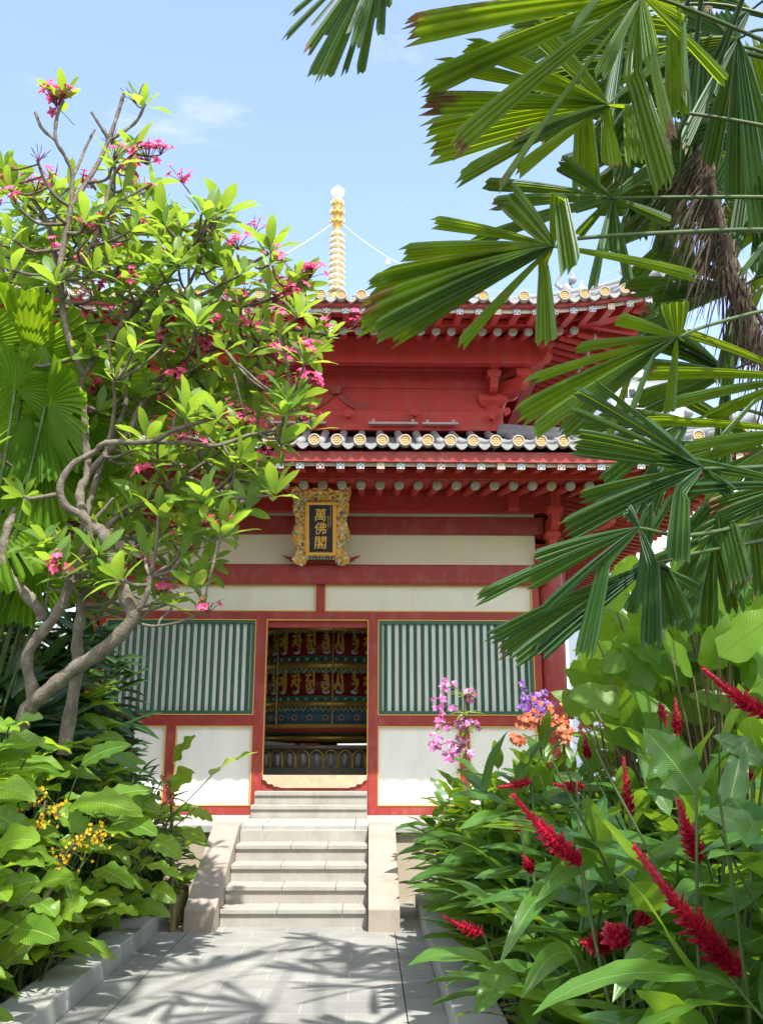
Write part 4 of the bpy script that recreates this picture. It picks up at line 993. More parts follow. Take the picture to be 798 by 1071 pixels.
def frond(parent, hub, Y, segs, pet, N=None, tiltup=.25, yspread=.25, under=False):
    H = at(hub[0], hub[1], Y); f = MB(); N0 = N or ((CAM-H).normalized()*(1-tiltup)+V((rpm.uniform(-.3, .3), 0, -.5*tiltup))).normalized(); kw = 1.12
    if under: N0 = ((CAM-H).normalized()*.5+V((rpm.uniform(-.15, .15), .15, -.72))).normalized(); kw = 1.35
    for sgm in segs:
        tip, w = sgm[0], sgm[1]; bend = sgm[2] if len(sgm) > 2 else None; dy = sgm[3] if len(sgm) > 3 else rpm.uniform(-yspread, yspread)
        T = at(tip[0], tip[1], Y+dy); npl = max(2, min(7, int(w/4.6)))
        N1 = (N0+V((rpm.uniform(-.35, .35), rpm.uniform(-.2, .2), rpm.uniform(-.35, .35)))).normalized()
        if bend: pts = [H, at(bend[0], bend[1], Y+dy*.6), T]
        else: pts = [H, T]
        pseg(f, pts, N1, sc(w*kw, T), npl, rpm)
    fo = f.build('frond', L_PALMLIT if under else L_PALM, parent)
    if pet:
        P = [at(x, y, yy) for x, y, yy in pet]; P = spline([H]+P, 5); b = MB(); b.tube(P, [lerp(.006, .011, i/(len(P)-1)) for i in range(len(P))], 6); b.build('petiole', m_stem, fo)
    return fo
frond(palm, (671, -5), 3.1, [((430, 33), 31), ((446, 91), 29), ((480, 150), 25), ((525, 194), 13), ((665, 110), 7), ((628, 80), 13), ((718, 98), 18, (716, 20)), ((758, 85), 10), ((694, 192), 24, (661, 74)), ((703, 146), 22, (682, 56)), ((710, 118), 20, (706, 8)), ((440, -20), 24), ((600, 30), 12, (650, -30))], [(705, 3, 3.15), (798, 42, 3.3), (890, 90, 3.5)], under=True)
frond(palm, (636, 110), 3.5, [((460, 68), 16), ((446, 110), 22), ((451, 150), 38), ((483, 186), 20), ((543, 180), 15), ((490, 48), 18), ((614, 198), 22, (611, 118)), ((642, 172), 21, (636, 128)), ((668, 170), 20, (660, 112)), ((580, 60), 20), ((540, 150), 18), ((700, 60), 22), ((560, 30), 20)], [(720, 118, 3.5), (798, 131, 3.5), (880, 150, 3.5)], under=True)
frond(palm, (578, 258), 3.0, [((455, 234), 16), ((423, 266), 18), ((392, 309), 42), ((381, 338), 32), ((384, 323), 28), ((396, 347), 26), ((430, 347), 16), ((402, 290), 20), ((412, 353), 26), ((484, 361), 13), ((570, 357), 18, (568, 274)), ((530, 206), 28), ((595, 280), 22, (584, 203)), ((726, 290), 12)], [(605, 249, 3.05), (700, 243, 3.2), (798, 240, 3.35), (880, 245, 3.5)], yspread=.15, under=True)
frond(palm, (640, 207), 3.45, [((517, 213), 14), ((508, 193), 13), ((498, 252), 12), ((604, 246), 10), ((619, 300), 10), ((657, 293), 10), ((556, 229), 14), ((700, 232), 11), ((690, 170), 14), ((586, 170), 16), ((640, 262), 14)], [(700, 206, 3.45), (798, 206, 3.5), (890, 210, 3.5)])
frond(palm, (708, 353), 3.2, [((646, 335), 15), ((603, 366), 13), ((553, 400), 12), ((546, 435), 27), ((562, 450), 24), ((590, 453), 16), ((705, 316), 22), ((660, 434), 14, (684, 372)), ((638, 458), 9, (660, 390)), ((700, 430), 9, (706, 372))], [(738, 341, 3.3), (798, 325, 3.4), (880, 310, 3.5)], yspread=.15, under=True)
frond(palm, (735, 490), 3.0, [((603, 410), 12), ((623, 400), 6), ((599, 429), 7), ((603, 463), 27), ((609, 520), 14), ((625, 528), 12), ((594, 555), 25), ((765, 516), 14, (742, 497)), ((710, 585), 26, (714, 512)), ((672, 441), 13), ((680, 560), 10, (705, 520))], [(798, 488, 3.2), (880, 480, 3.5)], yspread=.15)
frond(palm, (838, 452), 3.5, [((672, 442), 15), ((716, 470), 17), ((700, 492), 16), ((740, 520), 20), ((760, 560), 18)], [(880, 450, 3.5)], under=True)
frond(palm, (838, 396), 3.6, [((674, 393), 18), ((697, 425), 14), ((740, 440), 16), ((720, 350), 14), ((745, 470), 12, (790, 420))], [(885, 400, 3.5)], under=True)
frond(palm, (835, 508), 3.15, [((708, 513), 12), ((748, 538), 30), ((774, 608), 24, (758, 540)), ((730, 560), 16), ((796, 620), 14, (790, 560)), ((690, 480), 14)], [(885, 500, 3.5)])
frond(palm, (668, 552), 2.95, [((561, 582), 12), ((523, 613), 5), ((554, 611), 13), ((502, 626), 14), ((573, 634), 11), ((611, 684), 20, (632, 588)), ((670, 636), 13, (680, 526)), ((655, 533), 15), ((681, 674), 20, (683, 592))], [(720, 560, 3.05), (798, 545, 3.2), (880, 525, 3.5)], yspread=.12)
frond(palm, (682, 590), 3.05, [((514, 667), 14), ((525, 682), 15), ((540, 691), 15), ((566, 683), 15), ((658, 640), 13), ((730, 616), 12), ((716, 648), 18, (696, 596)), ((700, 655), 12, (690, 600)), ((600, 655), 14)], [(730, 578, 3.1), (798, 565, 3.25), (880, 548, 3.5)], yspread=.12)
frond(palm2, (835, 215), 4.4, [((751, 222), 18), ((762, 262), 17), ((771, 296), 18), ((745, 180), 18), ((735, 160), 18), ((750, 125), 16), ((780, 330), 16), ((760, 60), 20), ((790, 40), 20)], [(840, 260, 4.4), (760, 330, 4.3)], under=True)
frond(palm2, (760, 40), 4.6, [((640, 20), 20), ((650, 70), 20), ((680, 120), 22), ((730, 150), 22), ((700, 10), 20), ((660, -20), 22), ((798, 110), 20), ((600, 60), 18), ((640, 150), 18)], [(752, 100, 4.5), (744, 170, 4.3)])
frond(palm2, (405, -62), 3.7, [((306, 14), 5), ((299, 39), 6), ((326, 26), 5), ((322, 53), 9), ((338, 34), 9), ((326, 77), 9), ((333, 82), 5), ((343, 78), 11), ((360, 75), 6), ((365, 32), 7), ((377, 75), 9), ((372, 46), 11), ((390, 18), 7), ((398, 35), 9), ((405, 6), 9)], [(480, -110, 3.9), (600, -130, 4.0), (700, -90, 4.15), (738, -20, 4.25)])
frond(palm, (772, 40), 3.7, [((742, 172), 22), ((770, 205), 22), ((797, 240), 22), ((716, 150), 20), ((690, 110), 18), ((798, 150), 24), ((676, 60), 20), ((730, 120), 24, (735, 45)), ((750, 10), 24), ((700, 10), 22)], [(800, 30, 3.6), (880, 40, 3.5)])
frond(palm2, (712, 190), 4.5, [((640, 260), 16), ((660, 200), 16), ((690, 262), 16), ((720, 280), 14), ((650, 160), 16), ((760, 250), 18), ((735, 140), 18), ((600, 215), 14), ((700, 130), 18)], [(735, 120, 4.4)])
frond(palm, (800, 470), 4.0, [((720, 560), 18), ((742, 600), 20), ((700, 530), 16), ((770, 620), 20), ((690, 470), 16), ((798, 620), 20), ((720, 420), 14)], [(880, 470, 3.6)])
frond(palm, (745, 560), 3.9, [((690, 640), 18), ((715, 660), 18), ((740, 655), 18), ((665, 600), 16), ((770, 640), 18)], [(800, 540, 3.7), (880, 520, 3.5)])
frond(palm2, (690, 55), 4.7, [((560, 90), 22), ((580, 130), 22), ((610, 165), 22), ((650, 190), 22), ((690, 200), 22), ((540, 50), 20), ((550, 20), 20), ((740, 170), 20), ((600, -20), 20)], [(735, 20, 4.4)])
frond(palm2, (728, 225), 4.8, [((640, 250), 18), ((625, 215), 18), ((655, 300), 18), ((690, 325), 16), ((770, 300), 18), ((640, 180), 16), ((790, 240), 18)], [(742, 150, 4.4)])
frond(palm, (790, 120), 4.2, [((700, 150), 20), ((710, 190), 20), ((735, 225), 20), ((770, 240), 20), ((700, 110), 20), ((720, 75), 20), ((798, 260), 20)], [(850, 120, 3.6)])
rf_ = random.Random(77)
for i in range(11):
    hx, hy, Yf = [(655, 15, 4.0), (720, 60, 4.3), (785, 10, 4.1), (745, 110, 4.8), (690, 140, 4.9), (800, 190, 4.5), (640, 60, 5.0), (775, 300, 4.6), (720, 440, 4.6), (760, 390, 4.9), (600, 15, 5.0)][i]
    sg_ = []
    for k in range(9):
        a_ = math.radians(rf_.uniform(75, 205) if i < 8 else rf_.uniform(90, 230)); L_ = rf_.uniform(85, 135)*4.2/Yf
        sg_.append(((hx+math.cos(a_)*L_, hy+math.sin(a_)*L_), rf_.uniform(12, 20)))
    frond(palm2 if i % 2 else palm, (hx, hy), Yf, sg_, [(lerp(hx, 830, .5), hy-12, lerp(Yf, 3.9, .5)), (840, hy+10, 3.9)])
# unseen fronds added above the picture to shade the path and lower fronds
for (x, y, z, a, R) in [(1.4, 1.75, 8.3, 3.4, .8), (1.75, .9, 8.2, 4.2, .75), (.55, 1.8, 8.4, 3.0, .8), (.85, 2.6, 8.5, 2.4, .8), (1.9, 2.4, 8.6, 1.2, .8), (1.0, .9, 8.8, 3.8, .8), (.1, 1.0, 8.7, 3.3, .7), (2.2, 1.35, 5.6, 5.2, .7), (1.9, .75, 5.0, 4.7, .65), (1.0, 1.35, 4.75, 3.9, .5), (1.6, 1.35, 4.8, 5.0, .55)]:
    f = MB(); H = V((x, y, z)); C0 = V((1.55, 4.15, z-.15))
    for i in range(11):
        b_ = a+(i-5)*.27+rpm.uniform(-.1, .1); d = V((math.cos(b_), math.sin(b_), rpm.uniform(-.6, .15))); pseg(f, [H, H+d*R*rpm.uniform(.85, 1.05)], V((rpm.uniform(-.4, .4), rpm.uniform(-.4, .4), 1)), rpm.uniform(.06, .12), 3, rpm)
    fo = f.build('frond', L_PALM, palm2); b = MB(); b.tube(spline([C0-V((0, 0, .3)), C0.lerp(H, .6)+V((0, 0, .1)), H], 4), .011, 6); b.build('petiole', m_stem, fo)
m_trunk = mat('palm_trunk', (.15, .115, .08), .95, .4, 14, .6, 50, dirt=(.05, .04, .03), dscale=10, damt=.7)
def ptrunk(parent, pts, r):
    P = spline(pts, 10); b = MB(); b.tube(P, [r*(1+.12*math.sin(i*2.2)) for i in range(len(P))], 10)
    for i in range(1, len(P)-1):
        for k in range(3):
            a = rpm.uniform(0, 6.28); p = P[i]+V((math.cos(a)*r, math.sin(a)*r, 0)); b.tube([p, p+V((math.cos(a)*.012, math.sin(a)*.012, .05)), p+V((math.cos(a)*.04, math.sin(a)*.04, .02+rpm.uniform(-.05, .06)))], [.006, .004, .0015], 4)
    return b.build('trunk', m_trunk, parent)
ptrunk(palm2, [(2.0, 4.3, 0), (2.0, 4.28, 1.2), tuple(at(835, 520, 4.25)), tuple(at(790, 350, 4.25)), tuple(at(752, 230, 4.25)), tuple(at(743, 180, 4.25)), tuple(at(739, 60, 4.25)), tuple(at(736, -120, 4.25)), (1.58, 4.25, 5.6), (1.54, 4.1, 7.0), (1.5, 4.0, 8.5)], .030)  # stem beyond the frame top is added to carry the shading fronds
ptrunk(palm, [(1.95, 3.5, 0), (1.93, 3.5, 1.5), (1.86, 3.5, 2.8), (1.82, 3.5, 3.6), (1.78, 3.5, 4.2)], .032)
# dry hanging frond
dst = [(738, 150, 4.1), (743, 190, 4.0), (749, 232, 3.95), (768, 286, 3.9), (800, 342, 3.85), (830, 400, 3.85)]
P = spline([at(*p) for p in dst], 8); df = MB(); df.tube(P, [.012]*len(P), 6)
for i in range(300):
    t = rpm.random()**1.15; p = P[min(len(P)-1, int(t*len(P)*.9))]; L = rpm.uniform(.22, .70)*(1-.35*t)
    dx = rpm.uniform(-1.15, .05)*(1-t*.65) if t < .6 else rpm.uniform(-.42, .05)
    a = p+V((rpm.uniform(-.02, .02), rpm.uniform(-.06, .06), 0)); d = V((dx, rpm.uniform(-.15, .15), -1)).normalized()
    pts = [a]
    for k in range(4): pts.append(pts[-1]+d*L/4); d = (d+V((rpm.uniform(-.12, .12), 0, -.18))).normalized()
    df.rnd = rpm.random(); blade(df, pts, V((rpm.uniform(-1, 1), -1, 0)), rpm.uniform(.0035, .0105), P_STRAP, 2, .8)
df.build('dry_frond', m_dead, palm2)

# round pleated fan palms behind the tree on the left
lp = empty('round_leaf_palm', (-3.0, 7.1, .1), 'fan palm with round pleated bright green leaves behind the frangipani branches', 'palm')
def rfan(hub, Y, axis, N, R, a0, a1, drop=.2, npl=26, rng=rpm):
    H = at(hub[0], hub[1], Y); ax = V(axis).normalized(); N = perp(ax, V(N).normalized()); s = ax.cross(N); mb = MB(); mb.rnd = rng.uniform(.1, .9); nr = 8; nc = npl*2; vs = []; uvs = []
    gap = set(rng.sample(range(4, nc-4), 4))
    for i in range(nr+1):
        for j in range(nc+1):
            a = lerp(a0, a1, j/nc); t = i/nr; r = R*t*(1+(.06 if j % 2 else -.05)*(i == nr)+.05*math.sin(j*.9))
            d = ax*math.cos(a)+s*math.sin(a); z = (1 if j % 2 else -1)*t*R*abs(a1-a0)/nc*.55
            p = H+d*r+N*(z-.16*R*t*t*abs(math.sin(a)))-UPV*(drop*R*t**2.2); vs.append(p); uvs.append((t, j/nc))
    c = nc+1; mb.add(vs, [(i*c+j, i*c+j+1, (i+1)*c+j+1, (i+1)*c+j) for i in range(nr) for j in range(nc) if not (j in gap and i > 4)], uvs, False)
    o = mb.build('fan_leaf', L_FAN, lp); b = MB(); r0 = V((-3.0, 7.1, .4)); b.tube(spline([r0, r0.lerp(H, .5)+V((0, 0, .25)), H], 6), .012, 6); b.build('petiole', m_stem, o); return o
for a in [((-30, 362), 6.65, (1, -.2, .30), (.05, -.50, -.85), .68, -1.2, 1.5, .05), ((30, 372), 6.65, (1, -.25, .10), (0, -.35, -1), .66, -1.4, 1.4, .05), ((16, 408), 6.45, (.5, -.3, .8), (-.1, -.75, -.6), .40, -1.9, 1.9), ((48, 424), 6.45, (.8, -.3, -.45), (.1, -.75, -.6), .42, -1.7, 1.7), ((42, 424), 6.65, (.25, -.2, -1), (0, -1, -.2), .54, -1.2, 1.2),
          ((48, 486), 6.70, (-.1, -.1, -1), (.1, -1, -.1), .40, -2.2, 2.2), ((92, 515), 6.9, (1, -.1, -.05), (0, -1, .3), .40, -1.3, 1.3), ((4, 480), 6.85, (.3, -.1, -1), (.2, -1, -.2), .40, -1.9, 1.9), ((34, 585), 6.9, (.4, -.2, -1), (.1, -1, .1), .42, -1.8, 1.8), ((78, 440), 6.8, (.8, -.2, -.5), (.0, -1, -.3), .46, -1.7, 1.7), ((-14, 440), 6.75, (.6, -.2, .5), (0, -.9, -.5), .52, -1.7, 1.7),
          ((105, 405), 7.3, (.7, -.2, .4), (0, -1, .4), .5, -1.7, 1.7), ((-8, 545), 6.7, (.6, -.2, -.6), (.1, -1, .2), .5, -1.7, 1.7)]: rfan(*a)
ptr = MB(); ptr.tube(spline([(-3.05, 7.15, 0), (-3.0, 7.1, .5), (-2.98, 7.1, .9)], 5), .05, 8); ptr.build('trunk', m_trunk, lp)

# ------------------------------------------------------------------ red ginger on the right
rg = random.Random(21)
def spike(parent, p0, p1, r=.04, n=64, name='flower_spike'):
    p0 = V(p0); p1 = V(p1); L = (p1-p0).length; ax = (p1-p0)/L; b = MB(); P = [p0.lerp(p1, i/8)-UPV*(.04*L*math.sin(PI*i/8)) for i in range(9)]
    x = ax.orthogonal().normalized(); y = ax.cross(x)
    for i in range(n):
        t = (i+.5)/n; k = min(7, int(t*8)); p = P[k].lerp(P[k+1], t*8-k); a = i*2.39996; rr_ = r*(.55+.75*math.sin(PI*min(1, t*1.15+.12)))*(1-.55*t)
        e = x*math.cos(a)+y*math.sin(a); d = (ax*.75+e*.75).normalized(); l = rr_*rg.uniform(1.0, 1.55)+.007
        b.rnd = min(1, max(0, rg.gauss(.35+.3*t, .2))); blade(b, curl_path(p, d, (e-ax*.5), l, -.45, 4), (e-ax*.4), l*.62, lambda t: (.5, .95, .9, .55, .05)[int(t*4+.01)], 2, .5)
    b.mi = 1; b.tube(P, [r*.28]*8+[.004], 6); return b.build(name, [m_bract, m_bract], parent)
SPK = []   # flower spikes as seen from the path: leaves grown in front of them are pruned
def hides(p):
    x, y = project(p)
    for (a, b_, Y0, Y1, r, n) in SPK:
        if p.y > min(Y0, Y1)+.1: continue
        ax, ay = a; bx, by = b_; t = max(0, min(1, ((x-ax)*(bx-ax)+(y-ay)*(by-ay))/((bx-ax)**2+(by-ay)**2)))
        if math.hypot(x-ax-t*(bx-ax), y-ay-t*(by-ay)) < 24: return True
    return False
def cane(stemmb, mb, base, apex, n, L, Wd, lean, rng, lmul=1.0):
    """arching leafy cane: leaves in two ranks along the upper two thirds"""
    base = V(base); apex = V(apex); mid = base.lerp(apex, .55)-V(lean)*.18+V((0, 0, .06)); P = spline([base, mid, apex], 8); m = len(P)-1
    todo = []
    az0 = math.atan2(lean[1], lean[0])+rng.uniform(-.5, .5)+PI/2
    for k in range(n):
        t = .16+.84*k/(n-1); i = min(m-1, int(t*m)); p = P[i].lerp(P[i+1], t*m-i); ax = (P[i+1]-P[i]).normalized(); side = 1 if k % 2 else -1
        a = az0+(0 if side > 0 else PI)+rng.uniform(-.45, .45); out = V((math.cos(a), math.sin(a), 0))
        if k == n-1: d = (ax+out*.3).normalized()
        else: d = (out*rng.uniform(.85, 1.1)+ax*rng.uniform(.35, .75)+V(lean)*.25).normalized()
        l = L*(.72+.28*math.sin(PI*min(1, t*1.05)))*rng.uniform(.85, 1.15)*lmul
        dn = d.normalized()
        if any(hides(p+dn*l*f-UPV*(.3*l*f*f)) for f in (.25, .5, .75, .95)): continue
        todo.append((p, d, UPV+V(lean)*.2-out*.1, l, Wd*rng.uniform(.85, 1.15), rng.uniform(.35, 1.05)))
    if len(todo) < 5: return
    stemmb.tube(P, [lerp(.009, .004, i/m) for i in range(m+1)], 5)
    for p, d, n_, l, w, dr_ in todo: leaf(mb, p, d, n_, l, w, dr_, P_LANCE, 9, 4, .20, .12, rng, tw=rng.uniform(-.5, .5))
def project(p):
    p = V(p)-CAM; d = p.dot(CF); return 399+FPX*p.dot(CR)/d, 535.5-FPX*p.dot(CU)/d
def prof_y(pts, x):
    if x <= pts[0][0]: return pts[0][1]
    for (a, b), (c, d) in zip(pts[:-1], pts[1:]):
        if x <= c: return lerp(b, d, (x-a)/(c-a))
    return pts[-1][1]
topR = [(432, 868), (450, 820), (480, 800), (520, 775), (560, 752), (620, 748), (700, 740), (800, 720)]
HG = []   # hero leaves: base px, tip px, Y base, Y tip, width px, bow
for bx, by, tx, ty, Y0, Y1, w, bow in [(562, 791, 517, 742, 6.0, 5.9, 21, .05), (704, 822, 550, 803, 3.9, 3.3, 25, .08), (704, 832, 569, 846, 3.7, 3.2, 26, .10), (728, 832, 672, 762, 3.4, 3.4, 50, .06), (759, 867, 779, 772, 3.2, 3.3, 30, .05), (609, 931, 522, 1010, 3.7, 3.3, 25, .22), (576, 926, 497, 1010, 4.0, 3.6, 22, .25), (500, 981, 447, 996, 4.7, 4.4, 27, .12), (540, 1018, 497, 1062, 3.9, 3.7, 34, .12), (815, 1040, 668, 1070, 3.0, 2.7, 40, .12), (576, 869, 512, 894, 4.6, 4.3, 22, .14), (640, 905, 560, 945, 3.7, 3.4, 24, .16), (690, 880, 600, 900, 3.6, 3.3, 24, .12), (760, 930, 690, 960, 3.1, 2.9, 34, .14), (800, 880, 735, 850, 3.0, 3.0, 34, .08), (660, 955, 585, 1000, 3.5, 3.2, 26, .2), (640, 800, 590, 760, 4.3, 4.2, 26, .05), (600, 850, 545, 820, 4.8, 4.7, 22, .08), (540, 860, 480, 868, 5.6, 5.3, 18, .12), (520, 890, 462, 905, 5.6, 5.3, 18, .12), (530, 840, 470, 835, 6.2, 6, 18, .1), (640, 985, 560, 960, 3.4, 3.2, 22, .12), (780, 990, 690, 1010, 2.9, 2.7, 34, .14), (800, 800, 745, 770, 3.3, 3.3, 30, .06), (575, 900, 520, 925, 4.4, 4.1, 22, .18), (560, 880, 500, 930, 4.6, 4.3, 22, .2), (620, 780, 650, 720, 4.5, 4.5, 26, .02), (600, 1000, 545, 1045, 3.5, 3.3, 24, .2), (700, 1000, 640, 1050, 3.0, 2.8, 30, .2)]:
    HG.append((at(bx, by, Y0), at(tx, ty, Y1), w, bow))
SP = [((775, 1020), (663, 885), 2.9, 2.8, .047, 90), ((607, 904), (536, 831), 3.5, 3.3, .038, 80), ((731, 902), (709, 836), 3.2, 3.1, .034, 60), ((659, 855), (652, 791), 4.4, 4.4, .034, 50), ((709, 770), (706, 730), 4.8, 4.8, .034, 44), ((805, 750), (735, 699), 3.3, 3.2, .036, 70), ((506, 977), (464, 959), 4.9, 4.8, .032, 44), ((652, 984), (634, 970), 3.5, 3.4, .045, 44), ((640, 988), (608, 986), 3.55, 3.5, .04, 44), ((556, 817), (521, 823), 5.4, 5.3, .03, 40), ((610, 822), (579, 820), 4.9, 4.8, .032, 40), ((557, 914), (547, 895), 4.4, 4.4, .03, 36), ((615, 795), (611, 768), 5.7, 5.7, .034, 40), ((458, 896), (458, 884), 7.8, 7.8, .03, 30), ((788, 818), (777, 797), 3.4, 3.4, .018, 30), ((668, 952), (676, 970), 3.6, 3.6, .04, 36), ((545, 870), (536, 858), 5.0, 5.0, .028, 30), ((690, 735), (697, 760), 5.2, 5.2, .03, 30)]
SPK += SP[:8]+SP[9:13]+[((548, 742), (607, 733), 7.3, 7.3, 0, 0), ((462, 782), (484, 732), 7.9, 7.9, 0, 0)]
HG = [h for h in HG if not any(hides(h[0].lerp(h[1], f)) for f in (.1, .3, .5, .7, .9))]
clumps = []
cl_xy = [(1.15, 2.75), (1.75, 2.75), (1.05, 3.4), (1.7, 3.3), (1.0, 4.1), (1.6, 4.0), (2.15, 3.9), (.98, 4.8), (1.55, 4.8), (2.2, 4.8), (1.0, 5.5), (1.6, 5.6), (2.2, 5.6), (.95, 6.25), (1.5, 6.4), (2.1, 6.4), (.95, 7.0), (1.45, 7.2), (2.1, 7.2), (.95, 7.8), (1.5, 8.0), (2.1, 8.0), (.92, 8.6), (1.4, 8.8), (1.95, 8.8), (.9, 9.4), (1.4, 9.6)]
SPL = ['red ginger holding the largest crimson flower spike in the near right corner', 'red ginger holding a long slanting crimson spike in the middle of the right bed', 'red ginger with an upright crimson spike just above the largest slanting one', 'red ginger with a slim upright spike behind the long slanting one', 'red ginger with a short upright spike just below the round canna leaves', 'red ginger with a crimson spike slanting in at the right edge', 'red ginger with a small crimson spike reaching low over the right kerb', 'red ginger with shaded crimson flower heads low beside the largest spike']
for ci, (cx_, cy_) in enumerate(cl_xy):
    lab = 'leafy ginger clump without a large flower spike in the bed right of the path'
    root = empty('red_ginger', (cx_, cy_, .08), lab, 'red ginger', 'red ginger clumps along the right kerb'); clumps.append((root, V((cx_, cy_, 0)), MB(), MB()))
for root, c, smb, lmb in clumps:
    n = 10 if c.y < 4.5 else 11
    for k in range(n):
        for tr in range(30):
            b0 = c+V((rg.uniform(-.24, .24), rg.uniform(-.26, .26), .06)); out = V((rg.uniform(-.75, .25), rg.uniform(-.6, .25), 0))
            h = rg.uniform(.55, 1.55); ap = b0+out*.45+V((0, 0, h)); px, py = project(ap)
            lim = prof_y(topR, px)+rg.uniform(14, 60)
            if py > lim and ap.x > .38+.05*max(0, 5-c.y) and px > 452-(0 if c.y > 7 else -40): break
        else: continue
        cane(smb, lmb, b0, ap, rg.randint(8, 11), .58 if c.y < 7 else .48, .116, (out.x, out.y, 0), rg)
for p0, p1, w, bow in HG:
    root, c, smb, lmb = min(clumps, key=lambda t: (t[1]-V((p0.x, p0.y, 0))).length)
    arc_leaf(lmb, p0, p1, ray_n(p0.lerp(p1, .5), .55, rg), sc(w, p0)*.95, bow, P_LANCE, 12, 6, .34, .22, rg)
    smb.tube(spline([c+V((0, 0, .05)), V((lerp(c.x, p0.x, .6), lerp(c.y, p0.y, .6), p0.z*.6)), p0], 6), [.012]*6+[.006]*7, 5)
for (a, b_, Y0, Y1, r, n) in SP:
    p0, p1 = at(a[0], a[1], Y0), at(b_[0], b_[1], Y1); root, c, smb, lmb = min(clumps, key=lambda t: (t[1]-V((p0.x, p0.y, 0))).length)
    i_ = SP.index((a, b_, Y0, Y1, r, n))
    if i_ < len(SPL) and not root.get('held'): root['label'] = SPL[i_]; root['held'] = 1
    spike(root, p0, p1, r*.88, n); smb.tube(spline([c+V((0, 0, .05)), V((lerp(c.x, p0.x, .7), lerp(c.y, p0.y, .7), p0.z*.55)), p0], 6), [.012]*6+[.008]*7, 6)
for root, c, smb, lmb in clumps:
    if 'held' in root: del root['held']
    lmb.build('foliage', L_GINGER, root)
    smb.build('stems', m_stem, root)
# fern at the foot of the nearest ginger
def fern(x, y, lab, n, L):
    root = empty('fern', (x, y, .08), lab, 'fern'); b = MB()
    for i in range(n):
        a = rg.uniform(0, 6.28); d = V((math.cos(a)*.8, math.sin(a)*.8, .75)); P = curl_path((x, y, .1), d, UPV, L*rg.uniform(.7, 1.1), 1.3, 12); b.rnd = rg.random()
        for j in range(1, 13):
            ax = (P[j]-P[j-1]).normalized(); s = ax.cross(UPV).normalized(); l = L*.20*math.sin(PI*(j/13)**.8)+.01
            for sg in (-1, 1):
                for h in (0, .5):
                    p = P[j-1].lerp(P[j], h); e = (s*sg+ax*.45-UPV*.1).normalized(); blade(b, [p, p+e*l*.5, p+e*l-UPV*l*.1], UPV, l*.22, lambda t: (1, .8, .05)[int(t*2+.01)], 2, .1)
    b.build('fern_fronds', L_FERN, root); b = MB(); b.lathe([(.04, .05), (.05, .1), (.02, .14)], (x, y, 0), 8); b.build('crown_base', m_stemb, root)
fern(.98, 3.15, 'bright green feathery fern low between the ginger stems', 14, .40); fern(1.25, 2.95, 'second feathery fern close beside the brighter one', 12, .40)

# ------------------------------------------------------------------ broad leaved clumps
def stalk_leaf(smb, mb, base, p, d, n, L, Wd, droop, rng, prof=P_OVATE, wave=.1, fold=.16):
    """petiole from the ground to p carrying one broad blade"""
    base = V(base); p = V(p); smb.tube(spline([base, base.lerp(p, .6)+V((0, 0, .05*(p-base).length)), p], 5), [.011]*4+[.006]*7, 5)
    leaf(mb, p, d, n, L, Wd, droop, prof, 10, 6, fold, wave, rng, tw=rng.uniform(-.4, .4))
rl = random.Random(31)
topL = [(0, 716), (50, 752), (100, 772), (140, 800), (200, 812), (225, 850)]
LH = [  # base px, tip px, Y, width px
 (75, 842, 150, 855, 6.0, 5.7, 34), (85, 800, 138, 780, 6.2, 6.0, 18), (40, 770, 0, 800, 5.4, 5.2, 34), (10, 760, 45, 752, 5.3, 5.1, 18), (30, 995, 62, 968, 5.0, 4.8, 40), (15, 975, 62, 985, 4.9, 4.7, 30), (65, 960, 92, 945, 5.3, 5.3, 30), (-10, 890, 42, 880, 4.9, 4.7, 34), (-8, 915, 40, 905, 4.8, 4.6, 32), (-5, 940, 42, 922, 4.8, 4.7, 26), (36, 930, 78, 920, 5.2, 5.0, 26), (40, 945, 58, 960, 5, 4.9, 26), (100, 910, 140, 930, 6.2, 6, 24), (110, 955, 145, 958, 6.3, 6.1, 18), (120, 860, 165, 875, 6.8, 6.6, 26), (90, 870, 55, 850, 6, 5.9, 24), (160, 880, 190, 900, 7.6, 7.4, 22), (150, 905, 192, 922, 7.4, 7.2, 20), (160, 930, 184, 945, 7.2, 7.1, 18), (130, 830, 100, 850, 6.6, 6.4, 24), (60, 905, 20, 885, 5.3, 5.2, 26), (20, 870, -10, 850, 5.0, 4.9, 30), (200, 850, 222, 860, 8.6, 8.5, 18), (190, 870, 215, 882, 8.4, 8.2, 20), (180, 800, 205, 770, 8.4, 8.3, 24), (200, 805, 180, 830, 8.4, 8.3, 26)]
bl_xy = [(-2.45, 4.75), (-3.1, 4.9), (-2.4, 5.4), (-3.0, 5.7), (-3.7, 5.6), (-2.4, 6.1), (-3.1, 6.5), (-2.4, 6.9), (-3.0, 7.3), (-2.4, 7.7), (-2.95, 8.1), (-2.4, 8.5), (-3.0, 8.9), (-2.45, 9.3), (-3.7, 6.6), (-3.8, 7.6), (-3.7, 8.6), (-2.2, 9.75), (-2.3, 5.0), (-2.25, 6.5), (-2.25, 8.1)]
blabel = {0: 'broad leaved clump nearest the camera spilling sunlit leaves over the left kerb'}
bcl = []
for ci, (x, y) in enumerate(bl_xy):
    root = empty('broad_leaf_plant', (x, y, .08), blabel.get(ci, 'broad leaved green clump in the bed along the left kerb'), 'plant', 'broad leaved clumps along the left kerb'); bcl.append((root, V((x, y, 0)), MB(), MB()))
